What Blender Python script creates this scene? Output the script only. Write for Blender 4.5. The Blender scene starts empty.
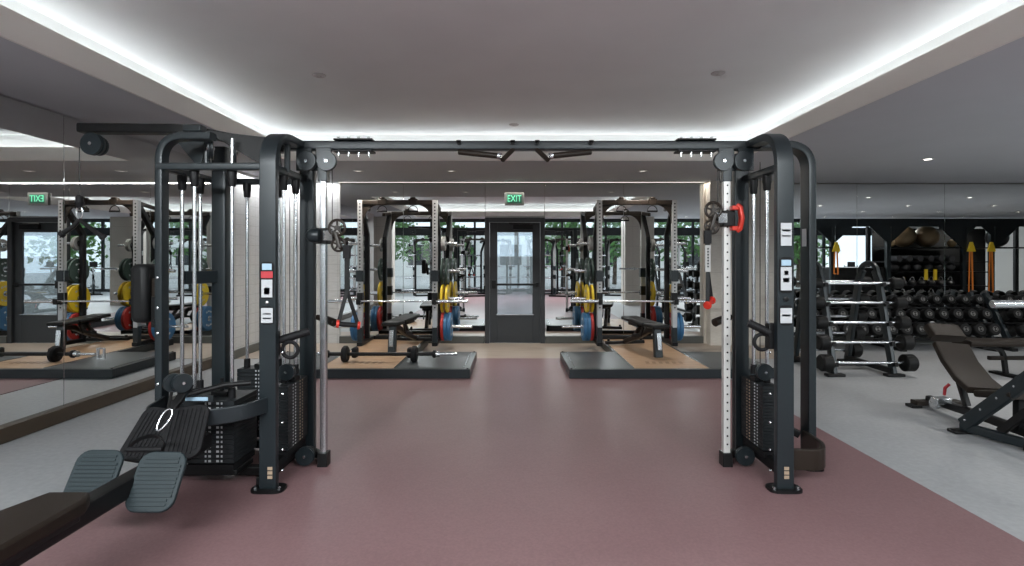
import bpy, bmesh, math, random
from mathutils import Vector, Matrix, Quaternion
random.seed(7)
V = Vector
PI = math.pi
SC = bpy.context.scene
COL = SC.collection
# ------------------------------------------------------------------ camera, world, light, exposure
FPX = 535.0; HZ = 258.5; EYE = 1.45
cam_d = bpy.data.cameras.new('camera'); cam = bpy.data.objects.new('camera', cam_d); COL.objects.link(cam)
cam.location = (0, 0, EYE); cam.rotation_euler = (PI/2, 0, 0)
cam_d.sensor_width = 36; cam_d.lens = FPX/1024*36
cam_d.shift_y = -(283-HZ)/1024; cam_d.clip_start = 0.05; cam_d.clip_end = 200
SC.camera = cam
SC.view_settings.view_transform = 'Standard'; SC.view_settings.look = 'None'
SC.view_settings.gamma = 1; SC.view_settings.use_curve_mapping = False
SC.view_settings.exposure = 0.36
SC.cycles.max_bounces = 8; SC.cycles.diffuse_bounces = 4; SC.cycles.glossy_bounces = 6
SC.cycles.transparent_max_bounces = 12; SC.cycles.sample_clamp_indirect = 6; SC.cycles.use_denoising = True
SC.cycles.caustics_reflective = False; SC.cycles.caustics_refractive = False
W = bpy.data.worlds.new('sky'); SC.world = W; W.use_nodes = True
nt = W.node_tree; bg = nt.nodes['Background']
sky = nt.nodes.new('ShaderNodeTexSky'); sky.sky_type = 'HOSEK_WILKIE'; sky.turbidity = 4.0
sky.sun_direction = V((0.5, 0.6, 0.62)).normalized(); sky.ground_albedo = 0.3
mixw = nt.nodes.new('ShaderNodeMix'); mixw.data_type = 'RGBA'; mixw.inputs[0].default_value = 0.9
nt.links.new(sky.outputs[0], mixw.inputs[6]); mixw.inputs[7].default_value = (0.88, 0.94, 1.0, 1)
nt.links.new(mixw.outputs[2], bg.inputs[0]); bg.inputs[1].default_value = 1.7

def area(name, loc, rot, sx, sy, power, col=(1, .94, .89), spread=PI):
    l = bpy.data.lights.new(name, 'AREA'); l.shape = 'RECTANGLE'; l.size = sx; l.size_y = sy
    l.energy = power; l.color = col; l.spread = spread
    o = bpy.data.objects.new(name, l); COL.objects.link(o); o.location = loc; o.rotation_euler = rot
    return o
# room numbers (metres; camera stands at the origin looking along +Y)
D = 9.15          # mirrored back wall
XL = -4.02        # mirrored left wall
XR = 16.5; YB = -5.0
CZ = EYE + 1.294  # lower ceiling
UZ = EYE + 1.70   # raised ceiling
LX0, LX1, LY0, LY1 = -2.964, 2.964, 1.66, 7.07   # opening of the coffer
LIPZ = EYE + 1.473
CV = .30          # depth of the cove behind the lip
# LED lines lying in the cove behind the lip, shining up on the raised ceiling
COVE = .31; FILL = .58; DOWN = 1.0
zc = LIPZ - .06
TI = math.radians(80)
area('cove_light', (LX0-.20, (LY0+LY1)/2, zc), (PI, -TI, 0), .05, LY1-LY0+.4, 34*COVE)
area('cove_light', (LX1+.20, (LY0+LY1)/2, zc), (PI, TI, 0), .05, LY1-LY0+.4, 34*COVE)
area('cove_light', (0, LY1+.20, zc), (PI-TI, 0, 0), LX1-LX0+.4, .05, 34*COVE)
area('cove_light', (0, LY0-.20, zc), (PI+TI, 0, 0), LX1-LX0+.4, .05, 34*COVE)
# sky portals in the window wall behind the camera
for xw in (-2.0, 4.5, 11.0):
    area('window_portal', (xw, YB+.12, 1.6), (PI/2, 0, 0), 6.6, 2.9, 10).data.cycles.is_portal = True
# added fill lights, out of view, brightening the room from the window side
for xw in (-2.2, 2.2, 7.0, 12.0):
    area('fill_light', (xw, -1.2, UZ-.05), (math.radians(27), 0, 0), 3.0, .6, (430 if xw < 0 else 330)*FILL, (.93, .98, 1))
# ------------------------------------------------------------------ helpers
def P(x, y, d):
    """a point seen at pixel x, y of the photograph and standing d metres away"""
    return V(((x-512)*d/FPX, d, EYE-(y-HZ)*d/FPX))
def sp(p, d): return p*FPX/d
MATS = {}
def mat(name, col, rough=.5, metal=0., noise=0., nscale=30, bump=0., bscale=200, spec=.5, coat=0.):
    if name in MATS: return MATS[name]
    m = bpy.data.materials.new(name); m.use_nodes = True; n = m.node_tree; b = n.nodes['Principled BSDF']
    b.inputs['Base Color'].default_value = (*col, 1); b.inputs['Roughness'].default_value = rough
    b.inputs['Metallic'].default_value = metal; b.inputs['Specular IOR Level'].default_value = spec
    b.inputs['Coat Weight'].default_value = coat
    tc = n.nodes.new('ShaderNodeTexCoord')
    if noise:
        t = n.nodes.new('ShaderNodeTexNoise'); t.inputs['Scale'].default_value = nscale; t.inputs['Detail'].default_value = 6
        n.links.new(tc.outputs['Object'], t.inputs['Vector'])
        r = n.nodes.new('ShaderNodeValToRGB')
        r.color_ramp.elements[0].position = .3; r.color_ramp.elements[1].position = .7
        r.color_ramp.elements[0].color = (*[c*(1-noise) for c in col], 1)
        r.color_ramp.elements[1].color = (*[min(1, c*(1+noise)) for c in col], 1)
        n.links.new(t.outputs['Fac'], r.inputs[0]); n.links.new(r.outputs[0], b.inputs['Base Color'])
    if bump:
        t2 = n.nodes.new('ShaderNodeTexNoise'); t2.inputs['Scale'].default_value = bscale
        n.links.new(tc.outputs['Object'], t2.inputs['Vector'])
        bp = n.nodes.new('ShaderNodeBump'); bp.inputs['Strength'].default_value = bump; bp.inputs['Distance'].default_value = .002
        n.links.new(t2.outputs['Fac'], bp.inputs['Height']); n.links.new(bp.outputs[0], b.inputs['Normal'])
    MATS[name] = m; return m
def emit(name, col, s):
    if name in MATS: return MATS[name]
    m = bpy.data.materials.new(name); m.use_nodes = True; b = m.node_tree.nodes['Principled BSDF']
    b.inputs['Base Color'].default_value = (*col, 1)
    b.inputs['Emission Color'].default_value = (*col, 1); b.inputs['Emission Strength'].default_value = s
    MATS[name] = m; return m

class MB:
    """collects solid shapes; build() links them as one mesh object"""
    def __init__(s): s.v = []; s.f = []; s.mi = []
    def add(s, vs, fs, m=0):
        k = len(s.v); s.v += [V(p) for p in vs]; s.f += [tuple(i+k for i in f) for f in fs]; s.mi += [m]*len(fs); return s
    def box(s, a, b, m=0, R=None, c=None):
        """box from corner a to corner b, optionally turned by matrix R about c"""
        x0, y0, z0 = a; x1, y1, z1 = b
        vs = [V(p) for p in ((x0,y0,z0),(x1,y0,z0),(x1,y1,z0),(x0,y1,z0),(x0,y0,z1),(x1,y0,z1),(x1,y1,z1),(x0,y1,z1))]
        if R is not None:
            c = V(c) if c is not None else (vs[0]+vs[6])/2
            vs = [c+R@(p-c) for p in vs]
        return s.add(vs, [(0,3,2,1),(4,5,6,7),(0,1,5,4),(1,2,6,5),(2,3,7,6),(3,0,4,7)], m)
    def loft(s, rings, m=0, caps=True, closed=False):
        n = len(rings[0]); vs = [p for r in rings for p in r]; fs = []
        K = len(rings)
        for i in range(K if closed else K-1):
            a = i*n; b = ((i+1) % K)*n
            for j in range(n): fs.append((a+j, a+(j+1) % n, b+(j+1) % n, b+j))
        if caps and not closed:
            fs.append(tuple(range(n))[::-1]); fs.append(tuple(range((K-1)*n, K*n)))
        return s.add(vs, fs, m)
    def sweep(s, path, w, h, side, m=0, r=None, caps=True, closed=False):
        """rounded rectangular tube: w along the vector side, h across it"""
        path = [V(p) for p in path]; side = V(side).normalized(); K = len(path)
        if r is None: r = min(w, h)*.22
        sec = []
        for sx, sy, a0 in ((1,1,0),(-1,1,90),(-1,-1,180),(1,-1,270)):
            for a in (0, 45, 90):
                t = math.radians(a0+a); sec.append((sx*(w/2-r)+r*math.cos(t), sy*(h/2-r)+r*math.sin(t)))
        rings = []
        for i, p in enumerate(path):
            if closed: t = path[(i+1) % K]-path[i-1]
            elif i == 0: t = path[1]-p
            elif i == K-1: t = p-path[i-1]
            else: t = (path[i+1]-p).normalized()+(p-path[i-1]).normalized()
            t.normalize(); sd = (side-t*side.dot(t)).normalized(); up = t.cross(sd)
            q = 1
            if 0 < i < K-1 or closed:
                cc = (path[(i+1) % K]-p).normalized().dot(t); q = 1/max(.5, cc)
            rings.append([p+sd*a+up*(b*q) for a, b in sec])
        return s.loft(rings, m, caps, closed)
    def tube(s, path, r, n=10, m=0, closed=False, caps=True):
        path = [V(p) for p in path]; K = len(path); rr = r if isinstance(r, (list, tuple)) else [r]*K
        rings = []; ref = None
        for i, p in enumerate(path):
            if closed: t = path[(i+1) % K]-path[i-1]
            elif i == 0: t = path[1]-p
            elif i == K-1: t = p-path[i-1]
            else: t = (path[i+1]-p).normalized()+(p-path[i-1]).normalized()
            t.normalize()
            if ref is None: ref = t.orthogonal().normalized()
            ref = (ref-t*ref.dot(t)).normalized(); o = t.cross(ref)
            rings.append([p+(ref*math.cos(2*PI*j/n)+o*math.sin(2*PI*j/n))*rr[i] for j in range(n)])
        return s.loft(rings, m, caps, closed)
    def cyl(s, a, b, r, n=16, m=0): return s.tube([a, b], r, n, m)
    def lathe(s, c, axis, prof, n=24, m=0):
        """prof: (distance along the axis, radius)"""
        axis = V(axis).normalized(); e = axis.orthogonal().normalized(); o = axis.cross(e); c = V(c)
        return s.loft([[c+axis*a+(e*math.cos(2*PI*j/n)+o*math.sin(2*PI*j/n))*max(r, .0004) for j in range(n)] for a, r in prof], m)
    def torus(s, c, axis, R, r, n=24, k=8, m=0, a0=0, a1=360):
        axis = V(axis).normalized(); e = axis.orthogonal().normalized(); o = axis.cross(e); c = V(c)
        full = a1-a0 >= 360
        pts = [c+(e*math.cos(math.radians(a0+(a1-a0)*i/n))+o*math.sin(math.radians(a0+(a1-a0)*i/n)))*R for i in range(n if full else n+1)]
        return s.tube(pts, r, k, m, closed=full)
    def prism(s, pts, ext, m=0):
        """flat outline pts pushed along ext"""
        pts = [V(p) for p in pts]; ext = V(ext)
        return s.loft([pts, [p+ext for p in pts]], m)
    def build(s, name, mats, parent=None, label=None, kind=None, bevel=0, smooth=35):
        if not isinstance(mats, (list, tuple)): mats = [mats]
        off = V((0,0,0)); q = parent
        while q: off += q.location; q = q.parent
        me = bpy.data.meshes.new(name); me.from_pydata([p-off for p in s.v], [], s.f)
        for m in mats: me.materials.append(m)
        me.polygons.foreach_set('material_index', s.mi)
        bm = bmesh.new(); bm.from_mesh(me); bmesh.ops.recalc_face_normals(bm, faces=bm.faces); bm.to_mesh(me); bm.free()
        if smooth:
            me.polygons.foreach_set('use_smooth', [True]*len(me.polygons)); me.set_sharp_from_angle(angle=math.radians(smooth))
        me.update()
        o = bpy.data.objects.new(name, me); COL.objects.link(o)
        if parent: o.parent = parent
        if smooth:
            wn = o.modifiers.new('normals', 'WEIGHTED_NORMAL'); wn.keep_sharp = True
        if bevel:
            b = o.modifiers.new('bevel', 'BEVEL'); b.width = bevel; b.segments = 2; b.limit_method = 'ANGLE'; b.angle_limit = math.radians(40)
        if label: o['label'] = label
        if kind: o['kind'] = kind
        return o
def fillet(pts, r, n=6):
    pts = [V(p) for p in pts]; out = [pts[0]]
    for i in range(1, len(pts)-1):
        p = pts[i]; a = (pts[i-1]-p); b = (pts[i+1]-p)
        rr = min(r, a.length*.48, b.length*.48); a = p+a.normalized()*rr; b = p+b.normalized()*rr
        for k in range(n+1):
            t = k/n; out.append(a*(1-t)**2+p*2*t*(1-t)+b*t*t)
    out.append(pts[-1]); return out
def thing(name, label, cat, loc=(0,0,0), group=None):
    o = bpy.data.objects.new(name, None); COL.objects.link(o); o.location = loc; o.empty_display_size = .1
    o['label'] = label; o['category'] = cat
    if group: o['group'] = group
    return o
def tag(o, label, cat, group=None, kind=None):
    o['label'] = label; o['category'] = cat
    if group: o['group'] = group
    if kind: o['kind'] = kind
    return o
def origin_to(o, loc):
    """moves the origin of a top-level mesh to loc"""
    loc = V(loc); o.data.transform(Matrix.Translation(-loc)); o.location = loc; return o
def dup(o, loc=None, rz=None, label=None, group=None):
    r = o.copy(); COL.objects.link(r)
    if loc is not None: r.location = loc
    if rz is not None: r.rotation_euler = (0, 0, rz)
    if label: r['label'] = label
    if group: r['group'] = group
    for ch in list(o.children):
        c = ch.copy(); COL.objects.link(c); c.parent = r
        for g in list(ch.children):
            e = g.copy(); COL.objects.link(e); e.parent = c
    return r
def text_mb(txt, size, ext, place):
    """letters as solid geometry; place maps (x, y, z) letter coordinates to the world"""
    cu = bpy.data.curves.new('letters', 'FONT'); cu.body = txt; cu.size = size; cu.extrude = ext
    cu.align_x = 'CENTER'; cu.align_y = 'CENTER'
    o = bpy.data.objects.new('letters', cu); COL.objects.link(o)
    bpy.context.view_layer.update()
    me = bpy.data.meshes.new_from_object(o.evaluated_get(bpy.context.evaluated_depsgraph_get()))
    mb = MB(); mb.add([place(v.co) for v in me.vertices], [tuple(p.vertices) for p in me.polygons])
    bpy.data.objects.remove(o); bpy.data.curves.remove(cu); bpy.data.meshes.remove(me)
    return mb
def rotm(ax, deg): return Matrix.Rotation(math.radians(deg), 3, ax)
# ------------------------------------------------------------------ materials
M_ceil = mat('lower_ceiling_paint', (.59, .61, .65), .8, noise=.02, nscale=2)
M_up = mat('raised_ceiling_paint', (.84, .885, .90), .85, noise=.02, nscale=2)
M_lip = mat('coffer_lip_paint', (.86, .84, .80), .8)
M_plain = mat('wall_paint', (.45, .44, .42), .8)
M_steel = mat('graphite_powder_coat', (.013, .019, .0225), .34, .15, bump=.05, spec=.5)
M_black = mat('black_powder_coat', (.006, .006, .0065), .42, 0, spec=.25)
M_brown = mat('dark_bronze_coat', (.020, .014, .010), .38, .1, spec=.35)
M_chrome = mat('brushed_chrome', (.60, .62, .64), .27, 1.0)
M_bright = mat('perforated_silver_paint', (.62, .62, .60), .4, .3)
M_rub = mat('black_rubber', (.008, .008, .009), .6, bump=.2, spec=.22)
M_pad = mat('black_vinyl', (.007, .0075, .008), .5, spec=.25, bump=.15, bscale=500)
M_padb = mat('dark_brown_vinyl', (.014, .0095, .0065), .5, bump=.2, bscale=500, spec=.22)
M_foot = mat('ribbed_grey_rubber', (.018, .028, .032), .5, spec=.3)
M_plate = mat('stack_plate_paint', (.016, .019, .021), .5, .1, spec=.3)
M_white = mat('white_print', (.48, .50, .52), .5)
M_blueprint = mat('pale_blue_print', (.35, .5, .62), .5)
M_redp = mat('red_print', (.45, .03, .04), .5)
M_gold = mat('tan_print', (.36, .27, .19), .5)
M_post = mat('silver_post_paint', (.40, .40, .395), .4, .4)
M_db = mat('dumbbell_rubber', (.006, .006, .006), .5, spec=.2)
M_red = mat('red_anodised', (.55, .035, .02), .35, .2)
M_yel = mat('yellow_rubber', (.75, .52, .02), .5)
M_blue = mat('blue_rubber', (.03, .13, .27), .5)
M_redr = mat('red_rubber', (.40, .025, .02), .5)
M_green = mat('dark_green_rubber', (.03, .055, .045), .5)
M_grey = mat('grey_rubber', (.35, .35, .34), .5)
M_cable = mat('black_cable', (.01, .01, .01), .5)
M_dark = mat('dark_door_paint', (.022, .025, .028), .5, noise=.05)
M_base = mat('brown_baseboard', (.045, .03, .017), .45, noise=.15, nscale=4)
M_baseg = mat('grey_baseboard', (.085, .088, .08), .5)

def mirror_mat():
    m = bpy.data.materials.new('silvered_mirror'); m.use_nodes = True; b = m.node_tree.nodes['Principled BSDF']
    b.inputs['Base Color'].default_value = (.80, .82, .82, 1); b.inputs['Metallic'].default_value = 1; b.inputs['Roughness'].default_value = 0.0
    return m
M_mir = mirror_mat()
def glass_mat(name, tint, refl):
    m = bpy.data.materials.new(name); m.use_nodes = True; n = m.node_tree; n.nodes.clear()
    o = n.nodes.new('ShaderNodeOutputMaterial'); mx = n.nodes.new('ShaderNodeMixShader')
    t = n.nodes.new('ShaderNodeBsdfTransparent'); g = n.nodes.new('ShaderNodeBsdfGlossy')
    t.inputs[0].default_value = (*tint, 1); g.inputs['Roughness'].default_value = 0.0; g.inputs[0].default_value = (.9, .95, 1, 1)
    mx.inputs[0].default_value = refl
    n.links.new(t.outputs[0], mx.inputs[1]); n.links.new(g.outputs[0], mx.inputs[2]); n.links.new(mx.outputs[0], o.inputs[0])
    return m
M_glass = glass_mat('window_glass', (.9, .95, .97), .08)
M_dglass = glass_mat('door_glass', (.75, .82, .86), .35)

def floor_mat(name, c1, c2, rough, scale, spec=.5, bump=.1):
    m = bpy.data.materials.new(name); m.use_nodes = True; n = m.node_tree; b = n.nodes['Principled BSDF']
    tc = n.nodes.new('ShaderNodeTexCoord')
    a = n.nodes.new('ShaderNodeTexNoise'); a.inputs['Scale'].default_value = .9; a.inputs['Detail'].default_value = 5
    f = n.nodes.new('ShaderNodeTexNoise'); f.inputs['Scale'].default_value = scale; f.inputs['Detail'].default_value = 3
    n.links.new(tc.outputs['Object'], a.inputs[0]); n.links.new(tc.outputs['Object'], f.inputs[0])
    mt = n.nodes.new('ShaderNodeMath'); mt.operation = 'MULTIPLY_ADD'; mt.inputs[1].default_value = .55
    n.links.new(f.outputs['Fac'], mt.inputs[0])
    m2 = n.nodes.new('ShaderNodeMath'); m2.operation = 'MULTIPLY'; m2.inputs[1].default_value = .45
    n.links.new(a.outputs['Fac'], m2.inputs[0]); n.links.new(m2.outputs[0], mt.inputs[2])
    r = n.nodes.new('ShaderNodeValToRGB'); r.color_ramp.elements[0].position = .38; r.color_ramp.elements[1].position = .62
    r.color_ramp.elements[0].color = (*c1, 1); r.color_ramp.elements[1].color = (*c2, 1)
    n.links.new(mt.outputs[0], r.inputs[0]); n.links.new(r.outputs[0], b.inputs['Base Color'])
    b.inputs['Roughness'].default_value = rough; b.inputs['Specular IOR Level'].default_value = spec
    bp = n.nodes.new('ShaderNodeBump'); bp.inputs['Strength'].default_value = bump; bp.inputs['Distance'].default_value = .002
    n.links.new(f.outputs['Fac'], bp.inputs['Height']); n.links.new(bp.outputs[0], b.inputs['Normal'])
    return m
M_conc = floor_mat('grey_concrete_floor', (.30, .31, .32), (.36, .37, .38), .42, 25)
M_purp = floor_mat('mauve_rubber_floor', (.182, .104, .108), (.222, .132, .136), .42, 70, .42)
def plank_mat(name, c1, c2, sx, sy, rough=.45):
    m = bpy.data.materials.new(name); m.use_nodes = True; n = m.node_tree; b = n.nodes['Principled BSDF']
    tc = n.nodes.new('ShaderNodeTexCoord'); mp = n.nodes.new('ShaderNodeMapping')
    mp.inputs['Scale'].default_value = (sx, sy, 1)
    n.links.new(tc.outputs['Object'], mp.inputs[0])
    t = n.nodes.new('ShaderNodeTexNoise'); t.inputs['Scale'].default_value = 3; t.inputs['Detail'].default_value = 6
    n.links.new(mp.outputs[0], t.inputs[0])
    r = n.nodes.new('ShaderNodeValToRGB'); r.color_ramp.elements[0].position = .35; r.color_ramp.elements[1].position = .7
    r.color_ramp.elements[0].color = (*c1, 1); r.color_ramp.elements[1].color = (*c2, 1)
    n.links.new(t.outputs['Fac'], r.inputs[0]); n.links.new(r.outputs[0], b.inputs['Base Color'])
    b.inputs['Roughness'].default_value = rough
    return m
M_beige = plank_mat('beige_plank_floor', (.34, .28, .23), (.42, .355, .29), .6, 8)
M_wood = plank_mat('oak_platform_board', (.34, .21, .12), (.46, .31, .19), 1.5, 14, .4)
def tile_mat(name, c1, c2, mort, bw, bh):
    m = bpy.data.materials.new(name); m.use_nodes = True; n = m.node_tree; b = n.nodes['Principled BSDF']
    g = n.nodes.new('ShaderNodeNewGeometry'); sx = n.nodes.new('ShaderNodeSeparateXYZ'); cx = n.nodes.new('ShaderNodeCombineXYZ')
    n.links.new(g.outputs['Position'], sx.inputs[0])
    ad = n.nodes.new('ShaderNodeMath'); ad.operation = 'ADD'
    n.links.new(sx.outputs[0], ad.inputs[0]); n.links.new(sx.outputs[1], ad.inputs[1])
    n.links.new(ad.outputs[0], cx.inputs[0]); n.links.new(sx.outputs[2], cx.inputs[1])
    br = n.nodes.new('ShaderNodeTexBrick'); br.offset = 0; br.inputs['Scale'].default_value = 1
    br.inputs['Brick Width'].default_value = bw; br.inputs['Row Height'].default_value = bh
    br.inputs['Mortar Size'].default_value = .004
    br.inputs['Color1'].default_value = (*c1, 1); br.inputs['Color2'].default_value = (*c2, 1); br.inputs['Mortar'].default_value = (*mort, 1)
    n.links.new(cx.outputs[0], br.inputs[0])
    t = n.nodes.new('ShaderNodeTexNoise'); t.inputs['Scale'].default_value = 12; mp = n.nodes.new('ShaderNodeMapping')
    mp.inputs['Scale'].default_value = (1, 1, 12)
    n.links.new(g.outputs['Position'], mp.inputs[0]); n.links.new(mp.outputs[0], t.inputs[0])
    mx = n.nodes.new('ShaderNodeMix'); mx.data_type = 'RGBA'; mx.blend_type = 'OVERLAY'; mx.inputs[0].default_value = .25
    n.links.new(br.outputs[0], mx.inputs[6]); n.links.new(t.outputs['Fac'], mx.inputs[7]); n.links.new(mx.outputs[2], b.inputs['Base Color'])
    b.inputs['Roughness'].default_value = .45
    return m
M_tileg = tile_mat('pale_grey_tile', (.56, .56, .55), (.54, .54, .53), (.43, .43, .42), .15, .15)
M_tile = tile_mat('beige_stone_tile', (.58, .545, .49), (.555, .52, .465), (.43, .40, .36), .61, .61)
# ------------------------------------------------------------------ setting
def struct(name, mb, m, bevel=0): return mb.build(name, m, kind='structure', bevel=bevel)
struct('floor', MB().box((XL-1.4, YB, -.1), (XR, D+.05, 0)), M_conc)
struct('floor_rubber', MB().box((-2.61, YB+.02, 0), (2.61, 7.74, .006)), M_purp)
struct('floor_planks', MB().box((XL+.01, 7.74, 0), (4.4, D-.01, .005)), M_beige)
# ceiling: lower ceiling as four slabs round the coffer, the lip, the raised ceiling
c = MB()
xo0, xo1, yo0, yo1 = LX0, LX1, LY0, LY1
zt = CZ+.06
c.box((XL-1.4, 1.0, CZ), (xo0-.02, D+.05, zt)); c.box((xo1+.02, 1.0, CZ), (XR, D+.05, zt))
c.box((xo0-.02, yo1+.02, CZ), (xo1+.02, D+.05, zt)); c.box((xo0-.02, 1.0, CZ), (xo1+.02, yo0-.02, zt))
c.box((XL-1.4, .94, CZ), (XR, 1.0, UZ+.1))
struct('ceiling', c, M_ceil)
c = MB()
c.box((xo0-.02, yo0-.02, CZ), (xo0, yo1+.02, LIPZ)); c.box((xo1, yo0-.02, CZ), (xo1+.02, yo1+.02, LIPZ))
c.box((xo0, yo1, CZ), (xo1, yo1+.02, LIPZ)); c.box((xo0, yo0-.02, CZ), (xo1, yo0, LIPZ))
struct('trim_1', c, M_lip)
c = MB()
a0, a1, b0, b1 = xo0-CV, xo1+CV, yo0-CV, yo1+CV
c.box((a0-.05, b0-.05, zt), (a0, b1+.05, UZ)); c.box((a1, b0-.05, zt), (a1+.05, b1+.05, UZ))
c.box((a0, b1, zt), (a1, b1+.05, UZ)); c.box((a0, b0-.05, zt), (a1, b0, UZ))
c.box((a0-.05, b0-.05, UZ), (a1+.05, b1+.05, UZ+.06))
struct('ceiling_raised', c, M_up)
struct('ceiling_window_side', MB().box((XL-1.4, YB-.1, UZ+.1), (XR, 1.0, UZ+.16)), M_ceil)
# walls
BX0, BX1, BD = 3.30, 4.40, 8.9      # tiled pier on the right
struct('wall_back', MB().box((XL-.1, D+.04, 0), (-.46, D+.2, CZ)).box((.56, D+.04, 0), (XR, D+.2, CZ)).box((-.46, D+.04, 2.16), (.56, D+.2, CZ)), M_plain)
struct('wall_back_tile', MB().box((XL, D-.02, 0), (-2.94, D+.04, CZ)), M_tileg)
struct('wall_left', MB().box((XL-.2, 2.6, 0), (XL-.04, D+.1, CZ)), M_plain)
struct('wall_left_tile', MB().box((XL-.04, 7.6, 0), (XL+.01, D-.02, CZ)), M_tileg)
struct('wall_right_pier', MB().box((BX0, BD, 0), (BX1, D+.04, CZ)), M_tile)
struct('wall_left_far', MB().box((XL-1.5, YB, 0), (XL-1.4, 2.6, UZ+.1)).box((XL-1.4, 2.5, 0), (XL-.2, 2.6, UZ)), M_plain)
struct('wall_right', MB().box((XR, YB, 0), (XR+.1, D, UZ+.1)), M_plain)
struct('wall_column', MB().box((-5.0, 1.15, 0), (-3.75, 1.75, CZ)), M_tile)
struct('wall_column', MB().box((3.5, 1.15, 0), (4.4, 1.75, CZ)), M_tile)
# baseboards
struct('baseboard_left', MB().box((XL-.03, 2.6, .006), (XL+.055, 7.6, .125)), M_base, .003)
struct('baseboard_left_tile', MB().box((XL-.02, 7.6, .006), (XL+.045, D-.03, .125)), M_baseg, .003)
struct('baseboard_back', MB().box((-2.94, D-.05, .006), (-.47, D+.03, .125)).box((.57, D-.05, .006), (BX0, D+.03, .125)), M_baseg, .003)
struct('baseboard_right', MB().box((BX1, D-.05, 0), (XR, D+.03, .11)), M_baseg, .003)
struct('trim_2', MB().box((BX0-.04, D-.06, 0), (BX0, D, CZ)), mat('pale_metal_edge', (.6, .55, .48), .4))
# mirrors: one pane each
def pane(a, b, label, grp):
    o = MB().box(a, b).build('wall_mirror', M_mir, bevel=.0025, smooth=0)
    tag(o, label, 'mirror', grp); origin_to(o, (V(a)+V(b))/2); return o
g = .002
bl = ['wall mirror pane between pale tiled corner and first joint left of the door',
      'wall mirror pane directly left of the dark exit door',
      'wall mirror pane directly right of the dark exit door',
      'wall mirror pane between the right rack and the tiled pier']
for (x0, x1), t in zip(((-2.94, -1.86), (-1.86, -.46), (.56, 1.91), (1.91, BX0-.04)), bl):
    pane((x0+g, D, .12), (x1-g, D+.03, CZ-.02), t, 'mirror panes of the back wall')
pane((-.46+g, D, 2.17), (.56-g, D+.03, CZ-.02), 'small wall mirror pane above the exit door, behind the exit sign', 'mirror panes of the back wall')
ll = ['wall mirror pane of the left wall nearest the camera, cut by the photo edge', 'left wall mirror pane right of the visible joint, behind the lat pulldown', 'last wall mirror pane of the left wall before the pale tile']
for k, t in enumerate(['']*0 + ll):
    y0 = (3.4, 4.8, 6.2)[k]
    pane((XL-.03, y0+g, .12), (XL, y0+1.4-g, CZ-.01), t, 'mirror panes of the left wall')
rl = ['wall mirror pane right of the tiled pier, behind the barbell rack', 'wall mirror pane between the two visible joints over the dumbbells', 'wall mirror pane right of the second visible joint, over the dumbbells']
for k, t in enumerate(rl):
    x0 = 4.4+1.5*k
    pane((x0+g, D, .1), (x0+1.5-g, D+.03, CZ-.02), t, 'mirror panes behind the dumbbells')
# LED slot along the top of the back wall
struct('trim_3', MB().box((-2.94, D-.085, CZ-.006), (BX0-.04, D-.075, CZ-.001)), emit('slot_led', (1, .93, .82), 1.2))
area('slot_and_fill_light', ((BX0-2.94)/2, D-.09, CZ-.02), (math.radians(-8), 0, 0), BX0+2.9, .03, 26, (1, .93, .84))
area('slot_and_fill_light', (-3.45, D-.12, CZ-.02), (math.radians(10), 0, 0), .9, .03, 8, (.95, .97, 1))  # fill light added to brighten the back corner tile, beyond the LED slot
area('slot_and_fill_light', (XL+.11, 8.4, CZ-.02), (0, math.radians(-10), 0), .03, 1.4, 12, (.95, .97, 1))  # another added fill light, for the left wall tile; not part of the slot
# window wall behind the camera
wf = MB(); xs = [XL-1.4+.95*k*2 for k in range(12)]
for x in xs: wf.box((x-.045, YB-.06, 0), (x+.045, YB+.04, UZ))
wf.box((XL-1.4, YB-.05, 0), (XR, YB+.03, .12)); wf.box((XL-1.4, YB-.05, 2.45), (XR, YB+.05, 2.79)); wf.box((XL-1.4, YB-.05, 3.03), (XR, YB+.05, UZ+.1))
struct('window_1', wf, M_dark)
wg = MB(); wg.box((XL-1.4, YB-.012, .12), (XR, YB-.004, 3.03))
wo = wg.build('glass', M_glass, bpy.data.objects['window_1'])
struct('ground_outside', MB().box((-30, -40, -.12), (40, YB-.02, -.02)), mat('paving', (.42, .41, .40), .8, noise=.1, nscale=3))
# door and what lies beyond it
dr = bpy.data.objects.new('door_1', None); COL.objects.link(dr); dr.location = (.05, D, 0); dr['kind'] = 'structure'
f = MB(); f.box((-.46, D-.04, 0), (-.385, D+.12, 2.15)).box((.485, D-.04, 0), (.56, D+.12, 2.15)).box((-.385, D-.04, 2.07), (.485, D+.12, 2.15))
f.build('door_frame', M_dark, dr, bevel=.004)
f = MB(); y0, y1 = D+.01, D+.055
f.box((-.38, y0, .012), (-.25, y1, 2.065)).box((.35, y0, .012), (.48, y1, 2.065)).box((-.25, y0, .012), (.35, y1, .50)).box((-.25, y0, 1.90), (.35, y1, 2.065))
leaf = f.build('door_leaf', M_dark, dr, bevel=.003)
MB().box((-.25, D+.03, .50), (.35, D+.036, 1.90)).build('glass', M_dglass, leaf, smooth=0)
f = MB(); zz = 1.0; f.box((-.33, D-.045, zz-.012), (.44, D-.02, zz+.022)); f.box((-.345, D-.06, zz-.06), (-.27, D+.012, zz+.08)); f.box((.40, D-.05, zz-.03), (.45, D+.012, zz+.04))
f.build('panic_bar', M_black, dr, bevel=.004)
MB().box((-.27, D-.02, .485), (.37, D+.012, .50)).build('glazing_bead', M_chrome, dr)
f = MB(); f.box((.02, D-.05, 1.945), (.35, D+.01, 2.03)); f.sweep([(.3, D-.03, 2.04), (-.05, D-.10, 2.045)], .03, .015, (0,0,1)); f.build('door_closer', M_black, dr, bevel=.004)
MB().box((-.38, D+.0, .0), (.48, D+.08, .011)).build('threshold', M_chrome, dr)
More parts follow.
